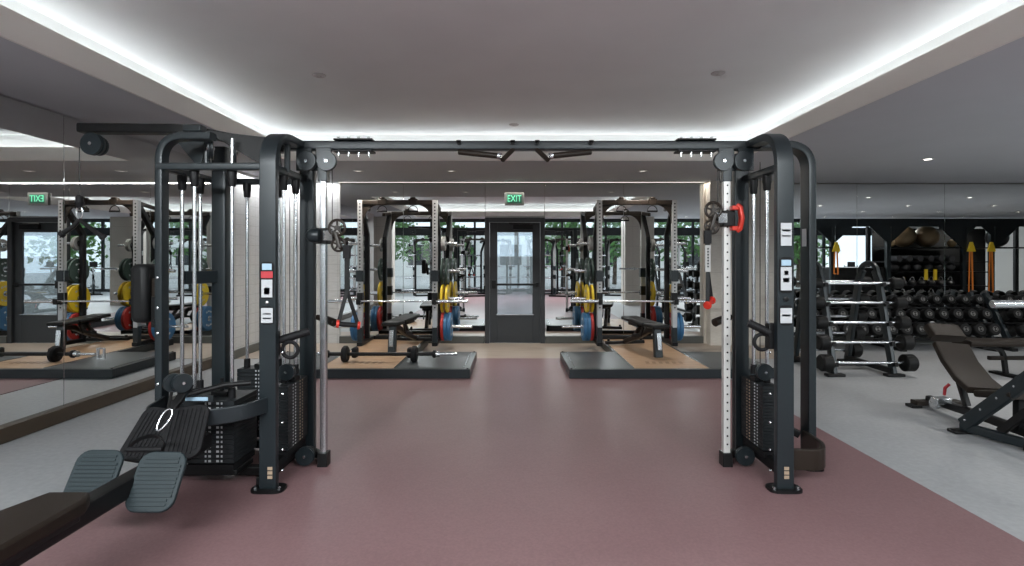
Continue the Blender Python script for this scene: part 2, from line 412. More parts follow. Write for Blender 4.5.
struct('floor_outside_door', MB().box((-4, D+.2, -.1), (4, 15, -.01)), M_conc)
struct('wall_outside_door', MB().box((-4, 13, 0), (4, 13.2, 1.5)).box((.05, 11.5, 0), (.14, 11.6, 2.6)), M_tile)
# exit sign
sx, sz = .04, 2.46
ex = thing('exit_sign', 'green lettered exit sign hung above the dark exit door', 'exit sign', (sx, D-.03, 2.35))
f = MB(); f.box((sx-.165, D-.045, sz-.10), (sx+.165, D-.025, sz+.11)); f.build('sign_housing', mat('brushed_sign_metal', (.42, .42, .40), .4, .6), ex, bevel=.004)
MB().box((sx-.125, D-.05, sz-.07), (sx+.125, D-.045, sz+.08)).build('sign_face', mat('sign_face', (.10, .30, .21), .5), ex)
text_mb('EXIT', .165, .004, lambda c: V((sx+c.x*.72, D-.055, sz+.005+c.y*.95-0*c.z))+V((0, c.z, 0))).build('lettering', emit('exit_green', (.22, .80, .52), .7), ex, label='green letters EXIT')
# ------------------------------------------------------------------ recessed downlights
M_lamp = emit('lamp_glow', (1, .95, .88), 7.0)
def downlight(x, y, z, lbl, grp, lit=True, power=60):
    t = thing('ceiling_light', lbl, 'ceiling light', (x, y, z), grp)
    MB().lathe((x, y, z), (0,0,-1), [(0, .045), (0, .075), (.006, .075), (.008, .05), (.001, .045)], 24).build('trim_ring', mat('lamp_trim', (.6,.6,.6), .5), t)
    MB().lathe((x, y, z-.001), (0,0,-1), [(0, .002), (0, .046), (.002, .046), (.002, .002)], 20).build('lens', (M_lamp if power < 70 else emit('dim_lamp_glow', (1, .95, .88), .55)) if lit else mat('unlit_lens', (.35,.34,.33), .4), t)
    if lit:
        l = bpy.data.lights.new('downlight', 'SPOT'); l.energy = power*DOWN; l.spot_size = 2.3; l.spot_blend = .8; l.shadow_soft_size = .06; l.color = (1, .95, .89)
        o = bpy.data.objects.new('downlight', l); COL.objects.link(o); o.location = (0, 0, -.02); o.parent = t
    return t
n_ = 0
for x in (5.41, 7.55, 9.7, 11.8, 14.0):
    for y in (6.96, 5.2, 3.5, 1.7):
        ix = (5.41, 7.55, 9.7, 11.8, 14.0).index(x); iy = (6.96, 5.2, 3.5, 1.7).index(y)
        lb = 'small round downlight glowing in the grey ceiling right of the coffer' if (x, y) == (5.41, 6.96) else 'downlight reflected above the dumbbells, %s row from the mirror, %s from the left' % (('first', 'second', 'third', 'fourth')[iy], ('first', 'second', 'third', 'fourth', 'fifth')[ix])
        downlight(x, y, CZ, lb, 'downlights on the right')
for x, t in ((-2.27, 'left'), (-.9, 'middle'), (1.93, 'right')): downlight(x, 7.9, CZ, 'small round fitting in the ceiling strip before the back mirror, %s of three' % t, 'fittings before the mirror', True, 80)
for (px, py), t in zip(((319, 75), (718, 73), (514, 124.5)), ('left', 'right', 'rear middle')):
    q = P(px, py, 1.70*FPX/(HZ-py)); 
    o = MB().lathe((q.x, q.y, UZ), (0,0,-1), [(0, .062), (.006, .062), (.012, .05), (.012, .022), (.02, .02), (.02, .001)], 28).build('ceiling_sprinkler', mat('sprinkler_paint', (.5,.49,.5), .5))
    tag(o, 'round flush cover in the raised ceiling, %s one of the three' % t, 'sprinkler cover', 'covers in the raised ceiling'); origin_to(o, (q.x, q.y, UZ))
# ------------------------------------------------------------------ cable crossover machine
XC = .09
cm = thing('cable_crossover_machine', 'large black cable crossover gym machine with two towers joined by an overhead beam', 'cable machine', (XC, 3.74, 0))
def part(mb, name, m, label=None, bevel=0, par=None, smooth=35): return mb.build(name, m, par or cm, label=label, bevel=bevel, smooth=smooth)
def disc_pulley(c, axis, r, name='pulley', par=None, t=.035):
    c = V(c); ax = V(axis).normalized(); mb = MB()
    mb.lathe(c-ax*t/2, ax, [(0, r*.2), (0, r*.98), (t*.12, r), (t*.38, r), (t*.45, r*.86), (t*.55, r*.86), (t*.62, r), (t*.88, r), (t, r*.98), (t, r*.2)], 28)
    p = part(mb, name, M_steel, par=par)
    b = MB(); b.lathe(c-ax*(t/2+.008), ax, [(0, r*.10), (0, r*.16), (t+.016, r*.16), (t+.016, r*.1)], 10); part(b, 'pulley_bolt', M_chrome, par=p, label='chrome bolt')
    return p
def foot_plate(x, y, w, dd):
    mb = MB(); n = 24
    pts = [V((x+math.copysign(abs(math.cos(2*PI*i/n))**.6, math.cos(2*PI*i/n))*w/2, y+math.copysign(abs(math.sin(2*PI*i/n))**.6, math.sin(2*PI*i/n))*dd/2, .006)) for i in range(n)]
    mb.prism(pts, (0, 0, .018))
    f = part(mb, 'foot_plate', M_black)
    for sx_ in (-1, 1): part(MB().lathe((x+sx_*w*.36, y-dd*.2, .024), (0,0,1), [(0, .012), (.010, .012), (.014, .006)], 8), 'foot_bolt', M_chrome, par=f)
def stack(x0, x1, y0, y1, z0, z1, n, face, name='weight_stack'):
    """n plates; white figures on the side named by face"""
    mb = MB(); mb.box((x0+.01, y0+.01, z0-.05), (x1-.01, y1-.01, z0-.012)); st = part(mb, name, M_rub, label='stack of dark weight plates')
    h = (z1-z0)/n; proto = None
    for k in range(n):
        if proto is None:
            q = MB(); q.box((x0, y0, z0+.0015), (x1, y1, z0+h-.0015), 0)
            cx, cy, zc_ = (x0+x1)/2, (y0+y1)/2, z0+h/2
            for j, off in enumerate((-.055, -.03, .02, .045)):
                e = .0012; a = .008 if j in (1, 2) else .005; hh = h*.22
                if face == '-y': q.box((cx+.035+off-a, y0-e, zc_-hh), (cx+.035+off+a, y0, zc_+hh), 1)
                if face == '-x': q.box((x0-e, cy+off*1.6-a, zc_-hh), (x0, cy+off*1.6+a, zc_+hh), 1 if j < 2 else 2)
                if face == '+x': q.box((x1, cy+off*1.6-a, zc_-hh), (x1+e, cy+off*1.6+a, zc_+hh), 1 if j < 2 else 2)
            proto = part(q, 'weight_plate', [M_plate, M_white, M_gold], par=st, smooth=0)
        else:
            c = proto.copy(); COL.objects.link(c); c.location.z += h*k
    cx, cy = (x0+x1)/2, (y0+y1)/2
    t = MB(); t.box((cx-.05, cy-.04, z1), (cx+.05, cy+.04, z1+.03)); t.cyl((cx, cy, z1+.03), (cx, cy, z1+.11), .012, 10)
    part(t, 'stack_head', M_black, par=st, bevel=.003)
    return st
def rod(x, y, z0, z1, r=.0125):
    part(MB().cyl((x, y, z0), (x, y, z1), r, 14), 'guide_rod', M_chrome, label='chrome guide rod')
    a = MB(); a.lathe((x, y, 2.02), (0,0,-1), [(0, .030), (.055, .029), (.065, .026), (.10, .024), (.11, .020)], 16)
    part(a, 'rod_cap', M_black)
    part(MB().lathe((x, y, z0-.01), (0,0,1), [(0, .022), (.06, .022), (.065, .018)], 14), 'rod_buffer', M_rub)
def sticker(x, y, z0, z1, w, rows, name='instruction_plate', ax='x'):
    mb = MB(); n = 5; r = w*.3
    pts = []
    for sx_, sz_, a0 in ((1,1,0),(-1,1,90),(-1,-1,180),(1,-1,270)):
        for k in range(n):
            t = math.radians(a0+90*k/(n-1)); pts.append((sx_*(w/2-r)+r*math.cos(t), sz_*((z1-z0)/2-r)+r*math.sin(t)))
    zc_ = (z0+z1)/2
    mb.prism([V((x+a, y, zc_+b)) if ax == 'x' else V((x, y+a, zc_+b)) for a, b in pts], (0, -.003, 0) if ax == 'x' else (-.003, 0, 0), 0)
    H = z1-z0
    for f0, f1, wf_, mi in rows:
        if ax == 'x': mb.box((x-w*wf_/2, y-.0042, z0+H*f0), (x+w*wf_/2, y-.003, z0+H*f1), mi)
        else: mb.box((x-.0042, y-w*wf_/2, z0+H*f0), (x-.003, y+w*wf_/2, z0+H*f1), mi)
    part(mb, name, [M_black, M_white, M_redp, M_blueprint, M_plate], label='small printed instruction plate')
for sg in (1, -1):
    X = lambda u: XC+sg*u
    # front upright arching back to the beam
    path = fillet([(X(1.607), 3.34, .02), (X(1.607), 3.34, 2.245), (X(1.59), 3.80, 2.245)], .24, 12)
    part(MB().sweep(path, .106, .05, (1,0,0), r=.008), 'front_upright', M_steel)
    foot_plate(X(1.607), 3.34, .205, .13)
    # perforated pulley column
    cx = X(1.405)
    col = MB(); col.sweep([(cx, 3.74, .08), (cx, 3.735, 2.02)], .048 if sg > 0 else .042, .046, (1,0,0), r=.006)
    for k in range(32 if sg > 0 else 0): col.cyl((cx, 3.7125, .16+k*.058), (cx, 3.7112, .16+k*.058), .0065, 10, m=1)
    c_ = part(col, 'pulley_column', [M_bright if sg > 0 else M_chrome, M_black], label='perforated silver column' if sg > 0 else 'chrome column')
    part(MB().box((cx-.034, 3.70, 0), (cx+.034, 3.78, .10)), 'column_foot', M_black, bevel=.004); part(MB().box((cx-.032, 3.708, 1.985), (cx+.032, 3.772, 2.12)), 'column_cap', M_steel, bevel=.004)
    # inner upright, rails
    part(MB().sweep([(X(1.60), 3.96, .02), (X(1.60), 3.96, 2.22)], .11, .06, (1,0,0)), 'inner_upright', M_steel)
    part(MB().sweep([(X(1.63), 3.33, 2.035), (X(1.63), 3.99, 2.035)], .05, .05, (1,0,0)), 'top_rail', M_steel)
    part(MB().sweep([(X(1.63), 3.33, .10), (X(1.63), 3.99, .10)], .05, .08, (1,0,0)), 'base_rail', M_black)
    part(MB().sweep([(X(1.43), 3.79, .05), (X(1.60), 3.94, .05)], .05, .05, (0,0,1)), 'base_link', M_black)
    # pulleys at the head of the column
    br = MB(); br.box((X(1.40)-.055, 3.715, 2.06), (X(1.40)+.055, 3.73, 2.22)).box((X(1.536)-.055, 3.715, 2.06), (X(1.536)+.055, 3.73, 2.22)).box((X(1.47)-.05, 3.72, 2.06), (X(1.47)+.05, 3.728, 2.12))
    part(br, 'pulley_bracket', M_steel, bevel=.004)
    disc_pulley((X(1.365), 3.685, 2.12), (0,1,0), .067); disc_pulley((X(1.503), 3.685, 2.12), (0,1,0), .067)
    disc_pulley((X(1.52), 3.70, .085), (0,1,0), .064)
    # stack of the adjustable pulley
    a, b = sorted((X(1.58), X(1.69)))
    stack(a, b, 3.56, 3.90, .17, .60, 20, '-x' if sg > 0 else '+x')
    for yy in (3.62, 3.82): rod((a+b)/2, yy, .64 if yy > 3.7 else .62, 2.0)
    disc_pulley((X(1.58), 3.54, .70), (0,1,0), .055)
    # carriage
    zc_ = 1.727 if sg > 0 else 1.607
    cb = MB(); cb.box((cx-.042, 3.685, zc_-.055), (cx+.042, 3.80, zc_+.055)); cg = part(cb, 'carriage', M_black, bevel=.006)
    part(MB().sweep([(cx-sg*.03, 3.67, zc_), (cx-sg*.10, 3.65, zc_)], .04, .07, (0,1,0)), 'swivel_arm', M_chrome, par=cg, label='chrome swivel arm')
    for (wx, wz, r) in ((-.125, .052, .062), (-.135, -.062, .052)):
        w = MB(); c0 = V((cx+sg*wx, 3.64, zc_+wz)); w.torus(c0, (0,1,0), r*.86, r*.16, 28, 8); w.lathe(c0-V((0,.012,0)), (0,1,0), [(0, .004), (0, r*.28), (.024, r*.28), (.024, .004)], 14)
        for k in range(5):
            an = 2*PI*k/5+.3; dv = V((math.cos(an), 0, math.sin(an))); w.sweep([c0+dv*r*.2, c0+dv*r*.82], r*.2, .012, (0,1,0))
        part(w, 'swivel_wheel', M_brown, par=cg)
    w = MB(); w.sweep([V((cx-sg*.115, 3.645, zc_+.02)), V((cx-sg*.14, 3.64, zc_-.06)), V((cx-sg*.16, 3.63, zc_-.09))], .05, .025, (0,1,0)); part(w, 'wheel_housing', M_brown, par=cg)
    if sg > 0:
        h = MB(); h.sweep([(cx+.045, 3.67, zc_+.09), (cx+.065, 3.66, zc_+.07), (cx+.072, 3.65, zc_), (cx+.065, 3.66, zc_-.07), (cx+.045, 3.67, zc_-.09)], .045, .028, (0,1,0))
        h.box((cx+.01, 3.65, zc_+.055), (cx+.06, 3.70, zc_+.085)); h.box((cx+.01, 3.65, zc_-.085), (cx+.06, 3.70, zc_-.055))
        part(h, 'carriage_grip', M_red, par=cg, label='red metal grip', bevel=.004)
    else:
        part(MB().lathe((cx+.0, 3.66, zc_), (-1, 0, 0), [(0, .045), (.03, .05), (.06, .047), (.08, .036), (.092, .018), (.094, .002)], 20), 'carriage_grip', M_steel, par=cg, label='round black knob')
    # cables
    part(MB().cyl((cx-sg*.065, 3.72, zc_+.08), (cx-sg*.065, 3.72, 2.12), .003, 6), 'cable', M_cable)
    part(MB().cyl((X(1.455), 3.70, .10), (X(1.455), 3.70, zc_), .003, 6), 'cable', M_cable)
    part(MB().cyl((X(1.635), 3.72, .70), (X(1.635), 3.72, 2.12), .003, 6), 'cable', M_cable)
    # storage peg with grip on the front upright's inner face
    ypeg = 3.42; zp = .98 if sg > 0 else .93
    p0 = V((X(1.575), 3.34, zp)); 
    part(MB().box((X(1.60)-.075, 3.36, zp-.10), (X(1.60)+.03, 3.42, zp+.06)), 'peg_bracket', M_black, bevel=.005)
    part(MB().tube([(X(1.57), 3.40, zp+.0), (X(1.40), 3.46, zp+.05)] if sg < 0 else [(X(1.54), 3.38, zp-.0), (X(1.42), 3.42, zp+.06)], .026, 14), 'grip_peg', M_rub)
    part(MB().torus((X(1.50), 3.40, zp-.06), (0,1,0), .05, .012, 24, 8), 'storage_ring', M_rub)
    part(MB().tube([(X(1.52), 3.93, 1.02), (X(1.44), 3.90, 1.005), (X(1.375), 3.87, .985)], [.02, .028, .03], 14), 'grip_peg', M_brown, label='dark bronze grip')
    # lettering plates
    fy = 3.314
    if sg > 0:
        sticker(X(1.607), fy, 1.525, 1.675, .075, [(.03, .97, .9, 1), (.1, .5, .7, 4) if False else (.62, .70, .7, 3), (.4, .46, .7, 3)])
        sticker(X(1.607), fy, 1.235, 1.46, .085, [(.08, .72, .8, 1), (.76, .92, .7, 3), (.3, .42, .45, 3), (.5, .62, .3, 3)])
        sticker(X(1.607), fy, 1.035, 1.16, .085, [(.12, .86, .85, 1), (.45, .55, .6, 3)])
        part(MB().lathe((X(1.607), fy, 1.198), (0,-1,0), [(0, .016), (.006, .016), (.009, .008)], 12), 'lock_knob', M_black)
    else:
        sticker(X(1.607), fy, 1.20, 1.43, .085, [(.04, .52, .8, 1), (.56, .74, .85, 2), (.78, .95, .7, 3), (.12, .3, .4, 3)])
        sticker(X(1.607), fy, 1.04, 1.155, .085, [(.1, .9, .85, 1), (.3, .38, .6, 3), (.55, .62, .6, 3)])
        part(MB().lathe((X(1.607), fy, 1.178), (0,-1,0), [(0, .010), (.006, .010), (.009, .005)], 12), 'lock_knob', M_chrome)
    lg = MB()
    for k in range(3): lg.box((X(1.60)-.004, fy-.002, .085+k*.027), (X(1.60)+.026, fy, .105+k*.027))
    part(lg, 'maker_mark', M_gold, label='small tan mark', smooth=0)
    bl_ = MB()
    for k, zb in enumerate((.12, .25, .42, .60, .86)):
        bl_.lathe((X(1.545)-sg*.012, 3.36+.0, zb), (-sg, 0, 0), [(0, .008), (.006, .008), (.009, .004)], 8)
    part(bl_, 'side_bolts', M_chrome)
# outer arch and low guard of the right tower
part(MB().sweep(fillet([(XC+1.975, 3.73, .03), (XC+1.975, 3.73, 2.235), (XC+1.62, 3.73, 2.235)], .30, 10), .12, .055, (0,1,0), r=.012), 'outer_upright', M_steel)
foot_plate(XC+1.975, 3.70, .14, .16)
part(MB().sweep(fillet([(XC+1.62, 3.38, .185), (XC+1.86, 3.36, .185), (XC+1.935, 3.48, .185), (XC+1.955, 3.74, .185)], .14, 8), .135, .03, (0,0,1), r=.01), 'lower_guard', M_brown)
sticker(XC+1.945, 3.72, 1.53, 1.66, .06, [(.03, .97, .9, 1)], ax='y')
part(MB().sweep([(XC+1.66, 3.93, .35), (XC+1.95, 3.80, .20)], .05, .05, (0,0,1)), 'rear_brace', M_black)
# overhead beam
bz = 2.24
part(MB().sweep([(XC-1.66, 3.76, bz), (XC+1.66, 3.76, bz)], .07, .065, (0,1,0), r=.012), 'overhead_beam', M_steel)
for sg in (1, -1):
    a, b = sorted((XC+sg*1.06, XC+sg*1.33))
    m_ = MB(); m_.box((a, 3.71, bz+.033), (b, 3.81, bz+.045)); m_.box((a, 3.71, bz-.047), (b, 3.81, bz-.033))
    s_ = part(m_, 'splice_plate', M_black, bevel=.003)
    q = MB()
    for k in range(4):
        x = a+.03+k*(b-a-.06)/3
        q.lathe((x, 3.73, bz-.05), (0,0,-1), [(0, .010), (.012, .010), (.012, .005), (.03, .005)], 8); q.lathe((x, 3.73, bz+.045), (0,0,1), [(0, .010), (.012, .009)], 8)
    part(q, 'splice_bolts', M_chrome, par=s_)
    # angled pull-up grip
    x1, x2, x3 = XC-sg*0+sg*.59, XC+sg*.20, XC+sg*.115
    x1 = XC+sg*.46; x2 = XC+sg*.165; x3 = XC+sg*.085
    g_ = MB(); g_.tube([(x1, 3.74, bz-.045), (x1-sg*.06, 3.72, bz-.055), (x2+sg*.02, 3.66, bz-.088)], .02, 14); gg = part(g_, 'pull_up_grip', M_brown, label='dark bronze pull-up grip')
    part(MB().tube([(x2+sg*.02, 3.66, bz-.088), (x2, 3.655, bz-.092)], .023, 14), 'grip_cap', M_chrome, par=gg)
    part(MB().tube([(x3, 3.74, bz-.03), (x2-sg*.01, 3.65, bz-.118)], .017, 12), 'grip_brace', M_brown, par=gg)
    q = MB()
    for x in (x1, x3): q.box((x-.016, 3.70, bz+.01), (x+.016, 3.726, bz+.03)); q.cyl((x, 3.715, bz+.015), (x, 3.70, bz+.015), .016, 12)
    part(q, 'grip_clamp', M_black, par=gg, bevel=.002)
# ---- left tower: row and pulldown stations
part(MB().sweep(fillet([(-2.225, 3.40, .03), (-2.225, 3.40, 2.225), (-1.90, 3.40, 2.225)], .25, 10), .08, .05, (0,1,0), r=.012), 'outer_upright', M_steel)
part(MB().sweep([(-2.24, 3.38, 2.03), (-1.56, 3.38, 2.03)], .05, .045, (0,1,0)), 'cross_rail', M_steel)
part(MB().sweep([(-2.225, 3.38, 2.03), (-2.225, 4.06, 2.03)], .05, .045, (1,0,0)), 'cross_rail', M_steel)
part(MB().sweep([(-2.22, 4.04, 2.03), (-1.52, 4.04, 2.03)], .05, .045, (0,1,0)), 'cross_rail', M_steel)
part(MB().sweep([(-2.10, 3.86, .0), (-2.10, 3.86, 2.25)], .105, .08, (1,0,0)), 'centre_post', M_steel)
foot_plate(-2.225, 3.40, .12, .16); foot_plate(-2.10, 3.86, .16, .16)
st = stack(-2.05, -1.735, 3.34, 3.64, .17, .56, 13, '-y')
for x in (-2.03, -1.79): rod(x, 3.42, .57, 2.0)
stack(-2.29, -2.15, 3.53, 3.88-.08, .17, .52, 13, '-x')
for y in (3.60, 3.81): rod(-2.22, y, .53, 2.0)
stack(-2.04, -1.72, 3.97, 4.12, .17, .63, 16, '-y')
for x in (-2.0, -1.76): rod(x, 4.04, .64, 2.0)
part(MB().box((-2.30, 3.50, .03), (-1.55, 3.56, .085)).box((-2.30, 3.30, .05), (-2.26, 4.2, .10)).box((-2.10, 4.0, .03), (-1.5, 4.06, .085)).box((-1.60, 3.34, .03), (-1.54, 4.05, .085)).box((-2.09, 3.36, .085), (-1.73, 3.58, .12)), 'base_frame', M_black, bevel=.006)
part(MB().sweep(fillet([(-1.50, 3.36, .545), (-1.60, 3.16, .535), (-1.80, 3.07, .53), (-2.06, 3.07, .53), (-2.15, 3.14, .53), (-2.20, 3.38, .535)], .12, 6), .095, .02, (0,0,1), r=.008), 'bow_guard', M_steel)
# small label lying on the row station behind the guard
part(MB().box((-1.99, 3.22, .585), (-1.80, 3.235, .625)), 'name_strip', M_plate, bevel=.002)
part(MB().box((-1.965, 3.217, .594), (-1.83, 3.220, .616)), 'name_print', M_blueprint, label='pale blue printed strip', smooth=0)
for k in range(2): disc_pulley((-1.985+k*.05, 3.14, .72), (1,-.75,0), .055, t=.03)
part(MB().sweep([(-1.93, 3.20, .70), (-1.95, 3.13, .62), (-1.985, 3.07, .55), (-2.0, 3.04, .50)], .05, .025, (1,0,0)), 'row_pulley_arm', M_black)
part(MB().tube([(-1.93, 3.18, .64), (-1.80, 3.34, .66), (-1.66, 3.40, .66)], .016, 10), 'row_brace', M_black)
# pulldown boom and pulley
part(MB().sweep(fillet([(-2.85, 3.55, 2.31), (-2.15, 3.55, 2.305), (-1.98, 3.60, 2.275), (-1.60, 3.76, 2.22)], .15, 5), .10, .06, (0,1,0), r=.012), 'pulldown_boom', M_black)
part(MB().box((-2.12, 3.44, 2.268), (-2.005, 3.52, 2.315)), 'boom_block', M_steel, bevel=.006)
part(MB().prism([(-2.02, 3.50, 2.29), (-1.58, 3.62, 2.26), (-1.56, 3.62, 2.06), (-1.72, 3.60, 2.10)], (0, .012, 0)), 'gusset_plate', M_black)
part(MB().prism([(-2.30, 3.60, 2.29), (-2.05, 3.60, 2.28), (-2.10, 3.60, 2.05)], (0, .012, 0)), 'gusset_plate', M_steel)
for k in range(2): disc_pulley((-2.73-k*.008, 3.485+k*.05, 2.195), (.05,1,0), .073-k*.008, t=.04)
for (x, y, z) in ((-1.97, 3.50, 2.17), (-1.88, 3.62, 2.16)): disc_pulley((x, y, z), (1, .5, 0), .075, t=.03)
part(MB().cyl((-1.83, 3.50, 2.06), (-1.83, 3.50, 2.235), .010, 10), 'hub_pin', M_chrome)
part(MB().cyl((-1.52, 3.62, 2.03), (-1.52, 3.62, 2.24), .02, 10).cyl((-2.04, 3.58, 2.04), (-2.04, 3.58, 2.26), .02, 10), 'head_post', M_steel)
part(MB().cyl((-2.83, 3.50, 2.18), (-2.83, 3.50, 1.86), .003, 6), 'cable', M_cable)
part(MB().lathe((-2.83, 3.50, 1.865), (0,0,-1), [(0, .01), (.01, .022), (.04, .022), (.05, .028), (.07, .02), (.085, .012)], 14), 'cable_stop', M_rub)
# pads of the pulldown station
part(MB().box((-2.475, 3.45, 1.03), (-2.36, 3.68, 1.415)), 'chest_pad', M_pad, label='black padded roller block', bevel=.035)
part(MB().box((-2.36, 3.50, 1.11), (-2.32, 3.62, 1.32)), 'pad_plate', M_brown, bevel=.004)
part(MB().sweep([(-2.34, 3.53, 1.16), (-2.22, 3.42, 1.16)], .05, .05, (0,0,1)).sweep([(-2.34, 3.53, 1.04), (-2.25, 3.42, 1.04)], .05, .05, (0,0,1)).box((-2.35, 3.48, 1.0), (-2.30, 3.58, 1.20)), 'pad_arm', M_black, bevel=.004)
# cross strut between uprights at chest height
part(MB().sweep([(-2.22, 3.62, 1.32), (-2.12, 3.84, 1.32)], .09, .05, (0,0,1)), 'mid_strut', M_steel)
bq = MB()
for z in (.66, .98, 1.14, 1.33): bq.lathe((-2.225, 3.36, z), (0,-1,0), [(0, .009), (.005, .009), (.008, .004)], 8)
part(bq, 'side_bolts', M_chrome)

# ------------------------------------------------------------------ things hanging from the cables
def carabiner(name, c, ax, lbl, L=.085, tilt=None, grp=None):
    mb = MB(); c = V(c); ax = V(ax).normalized(); up = V(tilt).normalized() if tilt is not None else V((0,0,1)); sd = ax.cross(up).normalized()
    pts = []
    for k in range(24):
        t = 2*PI*k/24; w = .021*(1+.25*math.sin(t)); pts.append(c+up*math.sin(t)*L/2+sd*math.cos(t)*w)
    mb.tube(pts, .0045, 8, closed=True)
    o = mb.build(name, M_chrome); tag(o, lbl, 'carabiner', grp); origin_to(o, c); return o
carabiner('carabiner', (-2.83, 3.50, 1.745), (0,1,0), 'chrome carabiner hanging from the lat pulldown cable above a dark handle')
h = thing('pulldown_handle', 'dark angled pulldown handle hanging from the carabiner in front of the left mirror', 'cable handle', (-2.83, 3.50, 1.70))
m_ = MB(); m_.tube([(-2.83, 3.50, 1.705), (-2.86, 3.49, 1.66), (-2.92, 3.48, 1.615)], [.013, .014, .016], 10); m_.tube([(-2.83, 3.50, 1.705), (-2.78, 3.51, 1.66), (-2.71, 3.53, 1.60)], [.013, .014, .016], 10)
m_.build('handle_arm', M_black, h)
MB().cyl((-2.92, 3.48, 1.615), (-2.935, 3.475, 1.60), .022, 12).cyl((-2.71, 3.53, 1.60), (-2.695, 3.535, 1.585), .022, 12).build('grip_end', M_rub, h)
# strap handles on the two carriages
def strap_handle(name, top, bot, gx, gz, lbl, gripm, sleeve, wide=.055):
    top = V(top); t = thing(name, lbl, 'strap handle', top)
    m1 = MB(); m1.sweep([top, top+V((0,0,-.09))], .05, .03, (1,0,0)); m1.build('strap_sleeve', M_rub, t)
    j = V(bot); m2 = MB(); m2.sweep([top+V((0,0,-.09)), j], .032, .008, (1,0,0)); st_ = m2.build('webbing', M_pad, t)
    if sleeve:
        q = MB(); q.sweep([top+V((0,-.002,-.10)), top+V((.0,-.002,-.28))], .038, .012, (1,0,0)); q.build('strap_label', M_grey, t, label='white printed strap label')
        q = MB()
        for k in range(7): q.box((top.x-.005, top.y-.0105, top.z-.13-k*.02), (top.x+.006, top.y-.0085, top.z-.119-k*.02))
        q.build('label_print', M_plate, t, smooth=0)
    g0 = V(gx); g1 = V(gz)
    m3 = MB(); m3.sweep([j, g0], .026, .006, (1,0,0)); m3.sweep([j, g1], .026, .006, (1,0,0)); m3.build('loop_strap', M_pad, t)
    m4 = MB(); m4.tube([g0, g1], .017, 14); gr = m4.build('hand_grip', gripm, t)
    dv = (g1-g0).normalized(); m5 = MB()
    for p, s_ in ((g0, -1), (g1, 1)): MB().lathe(p+dv*s_*-.006, dv*s_, [(0, .018), (0, .028), (.012, .028), (.018, .024), (.018, .006)], 16).build('grip_ring', M_red, t, label='red end ring')
    return t
strap_handle('strap_handle', (1.323, 3.62, 1.64), (1.325, 3.62, 1.36), (1.315, 3.60, 1.135), (1.365, 3.66, 1.165),
             'black strap handle with white label and red ends hanging from the right pulley column', M_redr, True)
strap_handle('strap_handle', (-1.117, 3.62, 1.54), (-1.117, 3.62, 1.23), (-1.17, 3.60, 1.01), (-1.045, 3.64, .995),
             'black strap handle with dark grip and red ends hanging from the left pulley column', M_rub, False)
# row handle and its carabiner lying on the footplates
carabiner('carabiner', (-1.885, 2.90, .575), (0,.8,.6), 'chrome carabiner lying on the ribbed footplates of the row station', L=.12, tilt=(.22, .5, .75))
h = thing('row_handle', 'black stirrup row handle lying on the ribbed footplates', 'cable handle', (-1.87, 2.74, .475))
m_ = MB(); m_.cyl((-1.97, 2.74, .472), (-1.79, 2.74, .472), .014, 14); m_.build('hand_grip', M_rub, h)
m_ = MB(); pts = [V((-1.88+.09*math.cos(a), 2.74+.06*math.sin(a), .472+.05*math.sin(a))) for a in [PI*k/12 for k in range(13)]]
m_.sweep(pts, .022, .006, (0,-.4,1)); m_.build('stirrup', M_black, h)
m_ = MB(); m_.tube([(-1.96, 3.08, .68), (-1.90, 2.96, .62)], .009, 8); o = m_.build('row_cable', M_cable, cm)

# ------------------------------------------------------------------ low row bench
rb = cm
def ribbed(c, right, up, w, h, n, m_, along=True, name='row_footplate'):
    """rounded plate with ribs; along=True: the ribs run across"""
    c, right, up = V(c), V(right).normalized(), V(up).normalized(); up = (up-right*up.dot(right)).normalized(); nr = right.cross(up)
    r = min(w, h)*.26; pts = []
    for sx_, sy_, a0 in ((1,1,0),(-1,1,90),(-1,-1,180),(1,-1,270)):
        for k in range(6):
            t = math.radians(a0+90*k/5); pts.append(c+right*(sx_*(w/2-r)+r*math.cos(t))+up*(sy_*(h/2-r)+r*math.sin(t)))
    mb = MB(); mb.prism(pts, -nr*.022)
    pl = mb.build(name, m_, rb, bevel=.005)
    q = MB(); L = h if along else w
    for k in range(n):
        t = -L/2+L*.08+(L*.84)*(k+.5)/n; ww = (w if along else h)*(.43 if abs(t) < L*.30 else .36)
        if along: q.sweep([c+up*t-right*ww+nr*.001, c+up*t+right*ww+nr*.001], L*.84/n*.62, .009, up)
        else: q.sweep([c+right*t-up*ww+nr*.001, c+right*t+up*ww+nr*.001], L*.84/n*.62, .009, right)
    q.build('ribs', m_, pl)
    return pl
UPN = (0, .75, .55)
ribbed((-1.745, 2.62, .36), (1, .0, .0), (.02, .50, .80), .235, .28, 12, M_foot)
ribbed((-2.09, 2.66, .355), (1, .0, .0), (.02, .50, .80), .235, .28, 12, M_foot)
ribbed((-1.83, 2.98, .485), (1, .10, .10), (.08, .60, .72), .23, .31, 8, M_rub, False)
ribbed((-2.025, 2.98, .475), (1, -.10, -.10), (.04, .60, .72), .21, .31, 8, M_rub, False)
MB().sweep([(-1.90, 3.30, .33), (-1.90, 2.60, .33), (-1.89, .9, .35)], .10, .10, (1,0,0)).build('row_rail', M_black, rb)
MB().sweep([(-2.10, 2.68, .33), (-1.72, 2.68, .33)], .035, .035, (0,1,0)).sweep([(-2.03, 3.0, .42), (-1.80, 3.0, .42)], .04, .04, (0,1,0)).sweep([(-1.9, 3.0, .36), (-1.9, 3.0, .44)], .05, .05, (0,1,0)).build('plate_bracket', M_black, rb)
q = MB(); xs0, xs1 = -2.02, -1.755
out = [(xs0+.05, 2.28), (xs1-.04, 2.28), (xs1, 2.20), (xs1+.0, 1.2), (xs0, 1.2), (xs0-.03, 2.02)]
